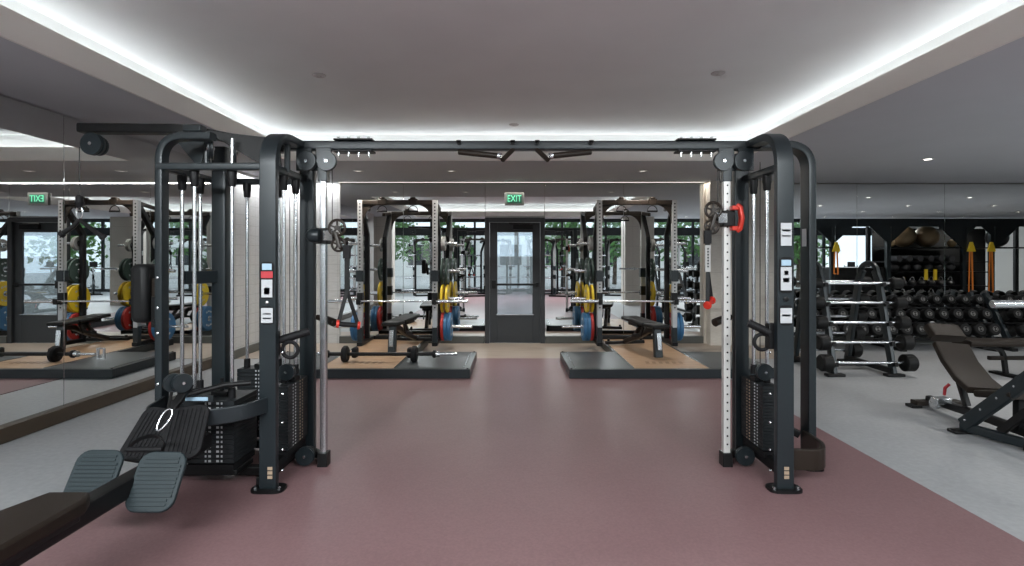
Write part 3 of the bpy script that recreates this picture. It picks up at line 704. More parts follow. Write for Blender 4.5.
q.prism([V((x, y, .395)) for x, y in out], (0,0,.065)); q.build('row_seat', M_padb, rb, bevel=.014, label='dark brown seat pad')
MB().box((-2.0, 1.25, .37), (-1.775, 2.2, .396)).build('row_seat_board', M_black, rb, bevel=.004)
MB().sweep([(-1.89, 1.6, .30), (-1.89, 1.6, .02)], .08, .08, (1,0,0)).box((-2.1, 1.55, 0), (-1.68, 1.65, .03)).build('row_leg', M_black, rb, bevel=.004)

# ------------------------------------------------------------------ lifting platforms
PT = .118; RF = 8.17; RR = 8.56
def platform(x0, x1, w0, w1, lbl):
    t = thing('lifting_platform', lbl, 'lifting platform', ((x0+x1)/2, 7.6, 0), 'lifting platforms')
    f = MB(); f.box((x0, 6.44, .006), (x1, 6.50, PT-.002)).box((x0, 6.50, .006), (x0+.06, 7.66, PT-.002)).box((x1-.06, 6.50, .006), (x1, 7.66, PT-.002)).box((x0, 7.60, .006), (w0, 7.66, PT-.002)).box((w1, 7.60, .006), (x1, 7.66, PT-.002))
    f.box((w0-.04, 6.5, .006), (w0, 8.95, PT-.002)).box((w1, 6.5, .006), (w1+.04, 8.95, PT-.002)).box((w0, 8.92, .006), (w1, 8.97, PT-.002))
    f.build('platform_frame', M_steel, t, bevel=.004)
    MB().box((w0, 6.50, .02), (w1, 8.92, PT)).build('wooden_board', M_wood, t, label='oak centre board')
    MB().box((x0+.06, 6.50, .02), (w0-.04, 7.60, PT)).build('rubber_mat', M_grub, t, label='dark grey rubber mat')
    MB().box((w1+.04, 6.50, .02), (x1-.06, 7.60, PT)).build('rubber_mat', M_grub, t, label='dark grey rubber mat')
    for xx in (x0+.075, x1-.085, w0-.012, w1+.002):
        MB().box((xx, 6.50, PT-.004), (xx+.010, 7.60 if xx in (x0+.075, x1-.085) else 8.9, PT+.003)).build('edge_strip', M_chrome, t, label='thin bright edge strip')
    for xx in (x0+.03, x1-.03):
        for yy in (6.47, 7.63): MB().lathe((xx, yy, PT-.003), (0,0,1), [(0, .014), (.008, .014), (.012, .006)], 8).build('corner_bolt', M_black, t)
    c = (w0+w1)/2; q = MB()
    for k in range(6):
        x = c-.24+k*.085; q.prism([V((x, 6.78, PT)), V((x+.045, 6.78, PT)), V((x+.065, 6.92, PT)), V((x+.02, 6.92, PT))], (0,0,.0008))
    q.build('faded_marking', mat('faded_brown_print', (.26, .165, .10), .5), t, label='faded darker marking on the wood', smooth=0)
    return t
M_grub = floor_mat('dark_grey_rubber_mat', (.045, .052, .056), (.06, .068, .072), .38, 60, .6)
platform(.69, 3.19, 1.49, 2.39, 'low lifting platform right of the exit door, oak board between dark rubber mats')
platform(-3.23, -.507, -2.34, -1.44, 'low lifting platform left of the exit door, oak board between dark rubber mats')
# ------------------------------------------------------------------ half racks
HW = .57
def make_rack(cx, lbl):
    t = thing('power_rack', lbl, 'squat rack', (cx, RF, PT), 'squat racks on the platforms')
    zt = 2.34
    for s in (-1, 1):
        x = cx+s*HW
        p = MB(); p.sweep([(x, RF, PT), (x, RF, PT+.30)], .08, .08, (1,0,0), m=1, r=.006); p.sweep([(x, RF, PT+.30), (x, RF, zt)], .076, .076, (1,0,0), m=0, r=.006)
        for k in range(34): p.cyl((x, RF-.0378, .60+k*.051), (x, RF-.0388, .60+k*.051), .0125, 8, m=2)
        p.build('front_post', [M_post, M_steel, M_black], t, label='silver perforated post')
        r = MB(); r.sweep([(x, RR, PT), (x, RR, 1.83), (x, RF+.04, 2.26)], .075, .075, (1,0,0)); r.build('rear_post', M_black, t)
        MB().sweep([(x, RF+.04, 2.30), (x, RR+.1, 2.24)], .05, .06, (1,0,0)).build('top_side_rail', M_brown, t)
        MB().sweep([(x, RF-.06, PT+.03), (x, RR+.30, PT+.03)], .08, .06, (1,0,0)).build('base_runner', M_black, t)
        n = 8; web = [V((x-s*.036, RF-.01, zt-.07)), V((x-s*.036, RF-.01, zt-.36))]
        for k in range(n+1):
            a = PI/2*k/n; web.append(V((x-s*(.046+.24*(1-math.cos(a))), RF-.01, zt-.34+.27*math.sin(a))))
        MB().prism(web, (0, .03, 0)).build('corner_gusset', M_brown, t)
        j = MB(); j.box((x-.055, RF-.055, 1.10), (x+.055, RF+.055, 1.27)); j.build('hook_sleeve', M_steel, t, bevel=.006)
        j = MB(); j.box((x-.045, RF-.045, .76), (x+.045, RF+.045, .93)).box((x-.03, RF-.13, .755), (x+.03, RF-.04, .785)).box((x-.03, RF-.14, .755), (x+.03, RF-.125, .84)); j.build('bar_hook', M_black, t, bevel=.005)
        MB().box((x-.032, RF-.042, .40), (x+.032, RF-.0385, .66)).build('post_label', M_white, t, label='pale printed label', smooth=0)
        # chin-up grip: clamp and hanging ring
        gx = cx+s*.235
        g = MB(); g.box((gx-.07, RF-.045, zt-.075), (gx+.07, RF+.045, zt+.02)); g.box((gx-.04, RF-.05, zt+.01), (gx+.04, RF+.05, zt+.045)); cl = g.build('grip_clamp', M_brown, t, bevel=.012)
        g = MB(); g.sweep([V((gx+.075*math.cos(a), RF-.01, zt-.17+.085*math.sin(a))) for a in [PI*k/12 for k in range(13)]], .012, .01, (0,1,0)); g.cyl((gx-.078, RF-.01, zt-.17), (gx+.078, RF-.01, zt-.17), .015, 12)
        g.build('ring_grip', M_black, cl)
        for z, L in ((1.69, .26), (1.25, .30), (.81, .34), (.36, .50)):
            k_ = MB(); k_.lathe((x+s*.0375, RR, z), (s,0,0), [(0, .04), (.008, .04), (.008, .024), (L, .024), (L+.004, .018)], 16); k_.build('storage_peg', M_chrome, t, label='chrome plate peg')
    MB().sweep([(cx-HW+.03, RF, zt-.035), (cx+HW-.03, RF, zt-.035)], .07, .075, (0,1,0)).build('top_beam', M_brown, t)
    MB().sweep([(cx-HW, RR, 2.23-.0), (cx+HW, RR, 2.23)], .06, .06, (0,1,0)).build('rear_top_beam', M_brown, t) if False else None
    MB().sweep([(cx-HW, RR+.27, PT+.03), (cx+HW, RR+.27, PT+.03)], .06, .06, (0,1,0)).build('base_cross_member', M_black, t)
    return t
rk = make_rack(1.905, 'half rack with silver perforated posts on the platform right of the exit door')
rk2 = dup(rk, (-1.744, RF, PT), label='half rack with silver perforated posts on the platform left of the exit door')
# ------------------------------------------------------------------ weight plates
def make_plate(col, m, r, t):
    mb = MB(); mb.lathe((0,0,0), (1,0,0), [(-t/2, .026), (-t/2, r*.30), (-t/2+.004, r*.33), (-t/2+.004, r*.78), (-t/2, r*.82), (-t/2, r*.97), (-t/2+.006, r), (t/2-.006, r), (t/2, r*.97), (t/2, r*.82), (t/2-.004, r*.78), (t/2-.004, r*.33), (t/2, r*.30), (t/2, .026)], 40)
    o = mb.build('weight_plate', m)
    q = MB(); q.lathe((-t/2-.0015, 0, 0), (1,0,0), [(0, .026), (0, .05), (t+.003, .05), (t+.003, .026)], 24); q.build('steel_hub', M_chrome, o, label='steel hub ring')
    q = MB()
    for a in (-.5, 0, .5, PI-.5, PI, PI+.5):
        for e in (-1, 1):
            cy, cz = math.sin(a)*r*.58, math.cos(a)*r*.58; w_ = r*.09; x0 = e*(t/2-.0035)
            u = V((0, math.cos(a), -math.sin(a))); v = V((0, math.sin(a), math.cos(a))); c = V((x0, cy, cz))
            q.prism([c-u*w_-v*w_*.7, c+u*w_-v*w_*.7, c+u*w_+v*w_*.7, c-u*w_+v*w_*.7], (e*.0008, 0, 0))
    q.build('raised_print', M_white, o, label='white printed marks', smooth=0)
    return o
PROTO = {}
def put_plate(col, m, r, t, loc, label):
    if col not in PROTO:
        o = make_plate(col, m, r, t); o.location = loc; PROTO[col] = o
    else: o = dup(PROTO[col], loc)
    tag(o, label, 'weight plate', col+' weight plates'); return o
for nm, cx in (('right', 1.905), ('left', -1.744)):
    for s, side in ((-1, 'left'), (1, 'right')):
        x0 = cx+s*(HW+.0375)
        def put(col, m, r, t, off, z, extra):
            put_plate(col, m, r, t, (x0+s*(off+t/2), RR, z-.024+.0265-.0026), '%s, %s side of %s rack' % (extra, side, nm))
        put('red', M_redr, .225, .045, .012, .36, 'red weight plate by the post')
        put('blue', M_blue, .225, .055, .060, .36, 'blue weight plate touching the red one')
        put('blue', M_blue, .225, .055, .118, .36, 'outermost blue weight plate')
        put('yellow', M_yel, .225, .036, .012, .81, 'yellow weight plate next to the post')
        if (nm, side) in (('right', 'left'), ('left', 'right')): put('yellow', M_yel, .225, .036, .085, .81, 'outer yellow weight plate')
        put('green', M_green, .205, .033, .012, 1.25, 'dark green weight plate next to the post')
        if (nm, side) in (('right', 'left'), ('left', 'right')): put('green', M_green, .205, .033, .085, 1.25, 'outer dark green weight plate')
        put('grey', M_grey, .115, .028, .012, 1.69, 'small grey weight plate by the post')
        if (nm, side) != ('left', 'left'): put('grey', M_grey, .115, .028, .045, 1.69, 'outer small grey weight plate')
# ------------------------------------------------------------------ barbells on the hooks
def make_barbell(loc, lbl):
    t = thing('barbell', lbl, 'barbell', loc, 'barbells racked on hooks'); x, y, z = loc
    MB().cyl((x-.66, y, z), (x+.66, y, z), .0145, 14).build('shaft', M_chrome, t)
    for s in (-1, 1):
        MB().lathe((x+s*.655, y, z), (s,0,0), [(0, .018), (0, .036), (.03, .036), (.032, .025), (.44, .025), (.445, .02), (.445, .005)], 20).build('sleeve', M_chrome, t)
    return t
bb = make_barbell((1.98, RF-.082, .803), 'barbell resting on the hooks of the right rack')
dup(bb, (-1.77, RF-.082, .803), label='barbell resting on the hooks of the left rack')
# ------------------------------------------------------------------ benches on the platforms
def make_bench(loc, rz, lbl):
    t = thing('weight_bench', lbl, 'bench', (0,0,0), 'adjustable benches on the platforms')
    def pad(y0, y1, w0, w1, z, name, tilt=0):
        q = MB(); q.prism([V((-w0/2, y0, z)), V((w0/2, y0, z)), V((w1/2, y1, z+tilt)), V((-w1/2, y1, z+tilt))], (0,0,.055)); return q.build(name, M_pad, t, bevel=.018)
    pad(-.06, .22, .24, .27, .39, 'seat_pad'); pad(.245, .98, .27, .26, .39, 'back_pad', .02)
    MB().prism([(-.055, .0, 0), (.055, 0, 0), (.05, .05, .40), (-.05, .05, .40)], (0, .07, 0)).build('front_leg', M_steel, t, bevel=.006)
    MB().box((-.03, -.004, .10), (.03, .02, .33), R=rotm('X', -6)).build('leg_cover', M_chrome, t, label='bright leg cover', bevel=.004)
    MB().sweep([(0, .06, .35), (0, .30, .33), (0, .62, .20), (0, 1.10, .06)], .07, .07, (1,0,0)).build('spine', M_brown, t)
    MB().sweep([(0, .55, .38), (0, .85, .12)], .05, .05, (1,0,0)).build('brace', M_brown, t)
    MB().sweep([(-.31, 1.12, .04), (.31, 1.12, .04)], .07, .05, (0,1,0)).build('rear_foot', M_black, t)
    for s in (-1, 1):
        MB().lathe((s*.27, 1.12, .065), (0,0,1), [(0, .02), (.03, .02), (.035, .012)], 12).build('foot_knob', M_black, t)
    MB().sweep([(-.07, .35, .37), (-.07, .42, .25), (-.07, .70, .20)], .02, .05, (1,0,0)).sweep([(.07, .35, .37), (.07, .42, .25), (.07, .70, .20)], .02, .05, (1,0,0)).box((-.09, .50, .355), (.09, .80, .40)).build('ladder_bracket', M_black, t)
    t.location = loc; t.rotation_euler = (0, 0, rz); return t
bn = make_bench((1.98, 7.18, PT), math.radians(12), 'black adjustable bench standing on the right platform in front of its rack')
dup(bn, (-1.69, 7.48, PT), -math.radians(7), label='black adjustable bench standing on the left platform in front of its rack')
# roller bar lying on the left platform
t = thing('roller_bar', 'black bar with upright rollers and bright sleeves lying across the left platform', 'exercise bar', (-1.6, 6.90, PT))
z = .218
MB().cyl((-2.40, 6.9, z), (-.98, 6.9, z), .024, 14).build('shaft', M_black, t)
for s, x in ((1, -.98), (-1, -2.40)):
    MB().lathe((x, 6.9, z), (s,0,0), [(0, .02), (0, .04), (.05, .04), (.05, .018), (.27, .018), (.272, .004)], 16).build('sleeve', M_chrome, t, label='bright end sleeve')
    MB().lathe((x-s*.05, 6.9, z), (s,0,0), [(0, .03), (.015, .05), (.045, .05), (.06, .03)], 16).build('collar', M_black, t)
for x in (-2.14, -1.25):
    MB().lathe((x-.045, 6.9, z), (1,0,0), [(0, .02), (.0, .09), (.018, .108), (.052, .108), (.07, .09), (.07, .02)], 24).build('roller', M_rub, t)
for x in (-2.05, -1.33):
    MB().box((x-.035, 6.93, z-.06), (x+.035, 7.05, z+.07)).build('pad_block', M_rub, t, bevel=.02)
q = MB(); q.sweep([(-2.70, 6.9, z-.06), (-2.70, 6.9, z+.07), (-2.78, 6.9, z+.07), (-2.78, 6.9, z-.06)], .03, .02, (0,1,0), closed=True); q.build('end_bracket', M_chrome, t)
# ------------------------------------------------------------------ fixed barbell tree right of the machine
t = thing('barbell_rack', 'dark A-frame rack holding short fixed barbells right of the cable machine', 'barbell rack', (4.35, 7.0, 0))
for x in (3.97, 4.70):
    for s, nm in ((-1, 'front_post'), (1, 'rear_post')):
        MB().sweep([(x, 7.05+s*.45, .03), (x, 7.05+s*.20, 1.16), (x, 7.05+s*.12, 1.30)], .05, .10, (1,0,0)).build(nm, M_steel, t)
        MB().box((x-.11, 7.05+s*.47-.05, 0), (x+.11, 7.05+s*.47+.05, .035)).build('foot', M_black, t, bevel=.01)
    MB().sweep([(x, 6.60, .06), (x, 7.50, .06)], .06, .07, (1,0,0)).build('base_beam', M_black, t)
    MB().sweep([(x, 7.05+.17*math.cos(a), 1.26+.13*math.sin(a)) for a in [PI*k/10 for k in range(11)]], .05, .06, (1,0,0)).build('top_arch', M_steel, t)
MB().sweep([(3.97, 7.05, .07), (4.70, 7.05, .07)], .06, .06, (0,1,0)).build('cross_beam', M_black, t)
zs = (.167, .41, .65, .893, 1.136)
hk = MB()
for s in (-1, 1):
    for z in zs:
        y = 7.05+s*(.45-.222*z)+s*.075
        for x in (3.97, 4.70): MB().box((x-.02, min(y, y-s*.06), z-.04), (x+.02, max(y, y-s*.06), z-.018)).box((x-.02, y+s*.012, z-.04), (x+.02, y+s*.03, z+.012)).build('hook', M_black, t)
fb = None; words = ('lowest', 'second lowest', 'middle', 'second highest', 'top')
for s in (-1, 1):
    for k, z in enumerate(zs):
        y = 7.05+s*(.45-.222*z)+s*.0745-s*.018; r = (.105, .098, .086, .076, .068)[k]; x = 4.365 if s < 0 else 4.30
        b_ = thing('fixed_barbell', ('%s fixed barbell on the near side of the A-frame rack' if s < 0 else '%s fixed barbell on the far side of the A-frame rack') % words[k], 'barbell', (x, y, z), 'short fixed barbells')
        MB().cyl((x-.44, y, z), (x+.44, y, z), .017, 14).build('shaft', M_chrome, b_)
        for e in (-1, 1):
            h_ = MB(); h_.lathe((x+e*.44, y, z), (e,0,0), [(0, .02), (0, r*.8), (.015, r), (.12, r), (.14, r*.85), (.14, .03), (.142, .004)], 28); h_.build('head', M_db, b_)
# ------------------------------------------------------------------ dumbbell racks along the mirror
TY = ((8.42, .29), (8.56, .52), (8.70, .75))
def dumbbell_rack(x0, x1, lbl):
    t = thing('dumbbell_rack', lbl, 'dumbbell rack', ((x0+x1)/2, 8.7, 0), 'dumbbell racks')
    for x in ([x0+.03, x1-.03] if x1-x0 < 2.2 else [x0+.03, (x0+x1)/2, x1-.03]):
        MB().sweep([(x, 8.38, .05), (x, 8.86, .88)], .06, .10, (1,0,0)).build('side_post', M_steel, t)
        MB().box((x-.05, 8.32, 0), (x+.05, 9.02, .05)).build('foot', M_black, t, bevel=.006)
        MB().sweep([(x, 8.98, .05), (x, 8.84, .84)], .05, .06, (1,0,0)).build('rear_leg', M_black, t)
    for y, z in TY:
        for dy in (-.08, .08): MB().sweep([(x0, y+dy, z-.075+dy*.25), (x1, y+dy, z-.075+dy*.25)], .05, .02, (0,1,0)).build('tier_rail', M_black, t)
    return t
dumbbell_rack(4.6, 7.6, 'long three-tier dumbbell rack along the mirror, left of the two, behind the barbell rack')
dumbbell_rack(7.8, 9.5, 'short three-tier dumbbell rack along the mirror at the right edge')
def make_dumbbell(r):
    t = thing('dumbbell', '', 'dumbbell', (0,0,0), 'dumbbells on the mirror wall racks')
    MB().cyl((0, -.07, 0), (0, .07, 0), .016, 12).build('handle', M_chrome, t)
    for e in (-1, 1):
        h_ = MB().lathe((0, e*.06, 0), (0,e,0), [(0, .02), (0, r*.85), (.012, r), (.10, r), (.115, r*.88), (.115, r*.45), (.111, r*.42), (.111, .004)], 24).build('head', M_db, t)
        if e < 0:
            q = MB().torus((0, -.1755, 0), (0,1,0), r*.40, .0035, 20, 6)
            for k in (-1, 1): q.box((k*r*.2-.009, -.1735, -.016), (k*r*.2+.009, -.1715, .016))
            q.build('end_badge', M_badge, h_, label='pale number badge')
    return t
M_badge = mat('dull_silver_print', (.16, .155, .15), .4, .5)
ords = ['first', 'second', 'third', 'fourth', 'fifth', 'sixth', 'seventh', 'eighth', 'ninth', 'tenth', 'eleventh', 'twelfth', 'thirteenth']
DBP = {}
for nm, x0, n in (('long', 4.6, 13), ('short', 7.8, 7)):
    for k, (y, z) in enumerate(TY):
        r = (.094, .086, .076)[k]
        for i in range(n):
            loc = (x0+.14+i*.2265, y, z-.063+r)
            if k not in DBP: DBP[k] = make_dumbbell(r); o = DBP[k]; o.location = loc
            else: o = dup(DBP[k], loc)
            o.rotation_euler = (math.radians(-14), 0, 0)
            o['label'] = '%s black dumbbell from the left, %s tier of the %s dumbbell rack' % (ords[i], ('lowest', 'middle', 'top')[k], nm)
# ------------------------------------------------------------------ benches at the right edge
t = thing('incline_bench', 'dark brown incline bench with headrest and red lever at the right edge', 'bench', (4.02, 4.6, 0))
def slab(cs, w, th, name, m, up=None, bev=.02, tp=1.0):
    """padded slab through centre-line points"""
    q = MB(); q.sweep(cs, w, th, (1,0,0), r=th*.35); return q.build(name, m, t)
slab([(4.07, 5.08, .80), (4.06, 4.975, .705)], .30, .09, 'headrest', M_padb)
slab([(4.05, 4.94, .655), (4.03, 4.82, .52), (4.01, 4.66, .40), (3.99, 4.50, .335)], .31, .06, 'back_pad', M_padb)
slab([(3.985, 4.44, .33), (3.97, 4.10, .40)], .30, .06, 'seat_pad', M_padb)
MB().box((4.0, 4.60, .405), (4.05, 4.64, .412), R=rotm('X', 30)).build('red_badge', M_redp, t, label='small red badge')
MB().sweep([(3.92, 5.22, .045), (4.36, 5.22, .045)], .09, .05, (0,1,0)).build('rear_foot', M_brown, t)
MB().box((3.87, 5.17, 0), (3.97, 5.27, .03)).build('foot_cap', M_black, t, bevel=.006)
MB().sweep([(4.07, 5.22, .08), (4.03, 4.6, .10), (3.98, 4.0, .10)], .07, .07, (1,0,0)).build('spine', M_black, t)
MB().sweep([(4.05, 4.95, .62), (4.04, 4.75, .14)], .05, .05, (1,0,0)).build('back_support', M_black, t)
MB().sweep([(3.84, 3.98, .03), (4.12, 3.98, .03)], .08, .05, (0,1,0)).build('front_foot', M_black, t)
MB().sweep([(3.98, 4.2, .10), (3.98, 4.2, .36)], .06, .06, (1,0,0)).build('seat_post', M_black, t)
MB().sweep([(3.96, 4.90, .20), (3.95, 4.88, .27), (3.975, 4.86, .31)], .022, .018, (0,1,0)).build('release_lever', M_redp, t, label='red release lever')
MB().lathe((3.95, 5.02, .085), (1,0,0), [(0, .02), (0, .05), (.03, .05), (.03, .02)], 20).build('transport_wheel', M_chrome, t, label='silver transport wheel')
MB().box((3.92, 4.93, .10), (4.06, 5.02, .16)).build('wheel_bracket', M_chrome, t, bevel=.01)

t = thing('olympic_bench', 'black barbell bench frame with diagonal beams, cut by the right photo edge', 'bench press rack', (4.1, 3.8, 0))
for s, x in ((-1, 3.75), (1, 4.66)):
    dx = .14 if s < 0 else -.05
    MB().sweep([(x, 4.44, .07), (x+dx*1.1, 3.98, .60), (x+dx*1.5, 3.42, 1.24)], .05, .11, (1,0,0)).build('diagonal_beam', M_steel, t)
    MB().sweep([(x, 4.46, .055), (x+dx, 3.97, .055), (x+dx*1.5, 3.2, .055)], .06, .07, (1,0,0)).build('base_beam', M_steel, t)
    MB().sweep([(x+dx*1.3, 3.30, .06), (x+dx*1.5, 3.30, 1.10)], .06, .08, (1,0,0)).build('upright', M_steel, t)
    f = MB(); f.box((x-.10, 4.40, 0), (x+.08, 4.50, .03)); f.build('foot', M_black, t, bevel=.012)
    MB().sweep([(x+dx*.6, 4.20, .09), (x+dx*.9, 4.02, .30), (x+dx*1.2, 3.7, .34)], .04, .06, (1,0,0)).build('inner_brace', M_black, t)
    MB().box((x+dx*1.5-.03, 3.30, 1.12), (x+dx*1.5+.03, 3.40, 1.145)).box((x+dx*1.5-.03, 3.28, 1.10), (x+dx*1.5+.03, 3.315, 1.24)).build('bar_hook', M_black, t, bevel=.004)
    q = MB()
    for k in range(5):
        f_ = k/4; p = V((x-.0, 4.40, .12)).lerp(V((x+dx*1.1, 3.99, .59)), f_); q.lathe(p+V((-.024, -.0, 0)), (-1,0,0), [(0, .010), (.007, .010), (.010, .004)], 8)
    q.build('frame_bolts', M_chrome, t)
MB().sweep([(3.93, 3.32, .055), (4.60, 3.32, .055)], .07, .06, (0,1,0)).build('cross_beam', M_black, t)
MB().box((3.90, 3.58, .30), (4.5, 3.90, .36)).build('seat_pad', M_foot, t, bevel=.02, label='grey padded seat')
MB().sweep([(3.86, 3.75, .28), (4.62, 3.75, .28)], .08, .04, (0,1,0)).build('seat_beam', M_black, t)
dup(bb, (4.10, 3.345, 1.165), label='barbell sleeve reaching into the photo at the right edge').rotation_euler = (0,0,0)

t = thing('flat_bench', 'long dark brown flat bench standing behind the incline bench', 'bench', (6.2, 6.65, 0))
MB().sweep([(5.56, 6.62, .415), (6.85, 6.62, .405)], .30, .075, (0,1,0), r=.03).build('bench_pad', M_padb, t)
for x, s in ((5.95, 1), (6.6, 1)):
    MB().sweep(fillet([(x-.14, 6.62, .36), (x+.12, 6.62, .34), (x+.16, 6.62, .03)], .12, 8), .05, .05, (0,1,0)).build('leg', M_black, t)
    MB().box((x+.10, 6.44, 0), (x+.22, 6.80, .03)).build('foot', M_black, t, bevel=.008)
MB().sweep([(5.9, 6.62, .22), (6.75, 6.62, .22)], .05, .05, (0,1,0)).build('stretcher', M_padb, t)
# ------------------------------------------------------------------ storage rig facing the dumbbells (seen in the mirror)
def rx(px, d=2.0): return (px-512)*(2*D-d)/FPX
def rz_(py, d=2.0): return EYE-(py-HZ)*(2*D-d)/FPX
t = thing('storage_rig', 'tall dark storage rig with gusset plates and shelves of balls, reflected above the dumbbells', 'storage rig', (12.5, 2.0, 0))
RY = 2.0
MB().box((8.8, RY-.06, 2.42), (16.3, RY+.06, 2.66)).build('top_beam', M_steel, t, bevel=.01)
posts = (9.75, 11.45, 13.75, 14.6, 16.2)
for x in posts:
    MB().sweep([(x, RY, 0), (x, RY, 2.45)], .14, .12, (1,0,0)).build('post', M_steel, t)
    MB().sweep([(x, RY-.9, 0), (x, RY-.9, 2.45)], .12, .10, (1,0,0)).build('rear_post', M_black, t)
    for s in (-1, 1):
        w = .75 if (s*(x-14.17) > 0 and x > 13) else (.55 if x < 12 else .3)
        MB().prism([V((x+s*.07, RY+.065, 2.44)), V((x+s*(.07+w), RY+.065, 2.44)), V((x+s*.07, RY+.065, 2.44-w*.9))], (0, -.02, 0)).build('gusset_plate', M_steel, t)
for x0, x1 in ((11.5, 13.7), (14.65, 16.15), (9.4, 9.9)):
    MB().box((x0, RY-.72, 1.76), (x1, RY+.05, 1.80)).build('shelf', M_black, t)
for z in (1.36, 1.05, .62, .25):
    MB().box((11.5, RY-.72, z-.03), (13.7, RY+.05, z)).build('shelf', M_black, t)
    MB().box((13.8, RY-.72, z-.03), (14.55, RY+.05, z)).build('shelf', M_black, t)
MB().box((9.8, RY-.74, .05), (11.38, RY, 1.18)).build('lower_cabinet', M_black, t, bevel=.02)
MB().box((11.5, RY-.80, .1), (15.1, RY-.76, 2.4)).build('mesh_back', mat('dark_mesh', (.015,.016,.017), .7), t, label='dark mesh back')
def ball(nm, lbl, cat, c, r, m, grp=None):
    mb = MB(); n = 14
    mb.lathe((0,0,-r), (0,0,1), [(r-r*math.cos(PI*k/n), r*math.sin(PI*k/n)) for k in range(n+1)], 28)
    o = mb.build(nm, m, smooth=60); o.location = c; tag(o, lbl, cat, grp); return o
M_bronze = mat('pearl_bronze_vinyl', (.16, .11, .06), .35, .3); M_sb = mat('black_vinyl_ball', (.02, .02, .022), .35)
G = 'exercise balls on the rig'
ball('exercise_ball', 'bronze exercise ball on the rig shelf, left of the two bronze ones', 'exercise ball', (12.15, RY-.30, 2.13), .33, M_bronze, G)
ball('exercise_ball', 'bronze exercise ball on the rig shelf, right of the two bronze ones', 'exercise ball', (12.86, RY-.30, 2.13), .33, M_bronze, G)
ball('exercise_ball', 'black exercise ball on the right rig shelf at the photo edge', 'exercise ball', (15.05, RY-.30, 2.09), .29, M_sb, G)
for k in range(6):
    ball('medicine_ball', 'black medicine ball on the upper middle rig shelf, %s from the left' % ords[k], 'medicine ball', (11.75+k*.34, RY-.15, 1.05+.14), .14, M_sb, 'medicine balls on the rig')
for k in range(2): ball('medicine_ball', 'small tan medicine ball on the rig top shelf, %s of two' % ('left', 'right')[k], 'medicine ball', (11.62 if k == 0 else 13.5, RY-.12, 1.80+.12), .12, mat('tan_leather', (.35, .24, .12), .5), 'tan medicine balls')
def kettlebell(loc, lbl, g0=None):
    t_ = thing('kettlebell', lbl, 'kettlebell', loc, 'kettlebells on the rig'); x, y, z = loc
    MB().lathe((x, y, z), (0,0,1), [(0, .05), (.0, .06), (.03, .10), (.09, .115), (.15, .09), (.18, .05), (.18, .01)], 20).build('bell', M_sb, t_)
    MB().tube([V((x+.065*math.cos(a), y, z+.16+.11*math.sin(a))) for a in [PI*k/10 for k in range(11)]], .016, 8).build('handle', M_chrome, t_)
    return t_
kb = kettlebell((11.7, RY-.12, .62), 'kettlebell on the lower middle rig shelf, first from the left')
for k in range(1, 7): dup(kb, (11.7+k*.29, RY-.12, .62), label='kettlebell on the lower middle rig shelf, %s from the left' % ords[k])
for k in range(7): dup(kb, (11.7+k*.29, RY-.12, .25), label='kettlebell on the lowest rig shelf, %s from the left' % ords[k])
def rolls(x, z, lbl):
    o = MB().lathe((x, RY+.02, z), (0,-1,0), [(0, .02), (0, .09), (.5, .09), (.5, .02)], 20).build('foam_roller', mat('charcoal_foam', (.05,.05,.055), .8)); tag(o, lbl, 'foam roller', 'foam rollers on the rig'); origin_to(o, (x, RY, z)); return o
for k in range(6): rolls(11.8+k*.32, 1.36+.092, 'charcoal foam roller on the second rig shelf, %s from the left' % ords[k])
def suspension(x, lbl, zb):
    t_ = thing('suspension_strap', lbl, 'suspension strap', (x, RY+.10, 2.2), 'suspension straps hanging from the rig')
    for s in (-1, 1):
        MB().sweep([(x+s*.03, RY+.10, 1.75), (x+s*.06, RY+.10, zb), (x+s*.02, RY+.12, zb-.02)], .05, .008, (1,0,0)).build('band', M_orange, t_, label='orange band')
    MB().prism([V((x-.03, RY+.09, 1.95)), V((x+.03, RY+.09, 1.95)), V((x+.12, RY+.09, 1.66)), V((x-.12, RY+.09, 1.66))], (0, .05, 0)).build('strap_bundle', M_yel, t_, label='yellow strap bundle')
M_orange = mat('orange_webbing', (.75, .22, .03), .6)
suspension(rx(968), 'orange and yellow suspension strap hanging on the rig, left of the two', .45)
suspension(rx(988), 'orange and yellow suspension strap hanging on the rig, right of the two', .45)
suspension(rx(834), 'orange and yellow suspension strap hanging at the far left of the rig', 1.0)
for k, x in enumerate((rx(924), rx(933))):
    o = MB().cyl((x, RY+.08, .80), (x, RY+.08, 1.12), .05, 14).build('yoga_roll', M_yel); tag(o, 'small yellow rolled strap hanging on the rig, %s of two' % ('left', 'right')[k], 'rolled strap', 'yellow rolls'); origin_to(o, (x, RY+.08, .8))
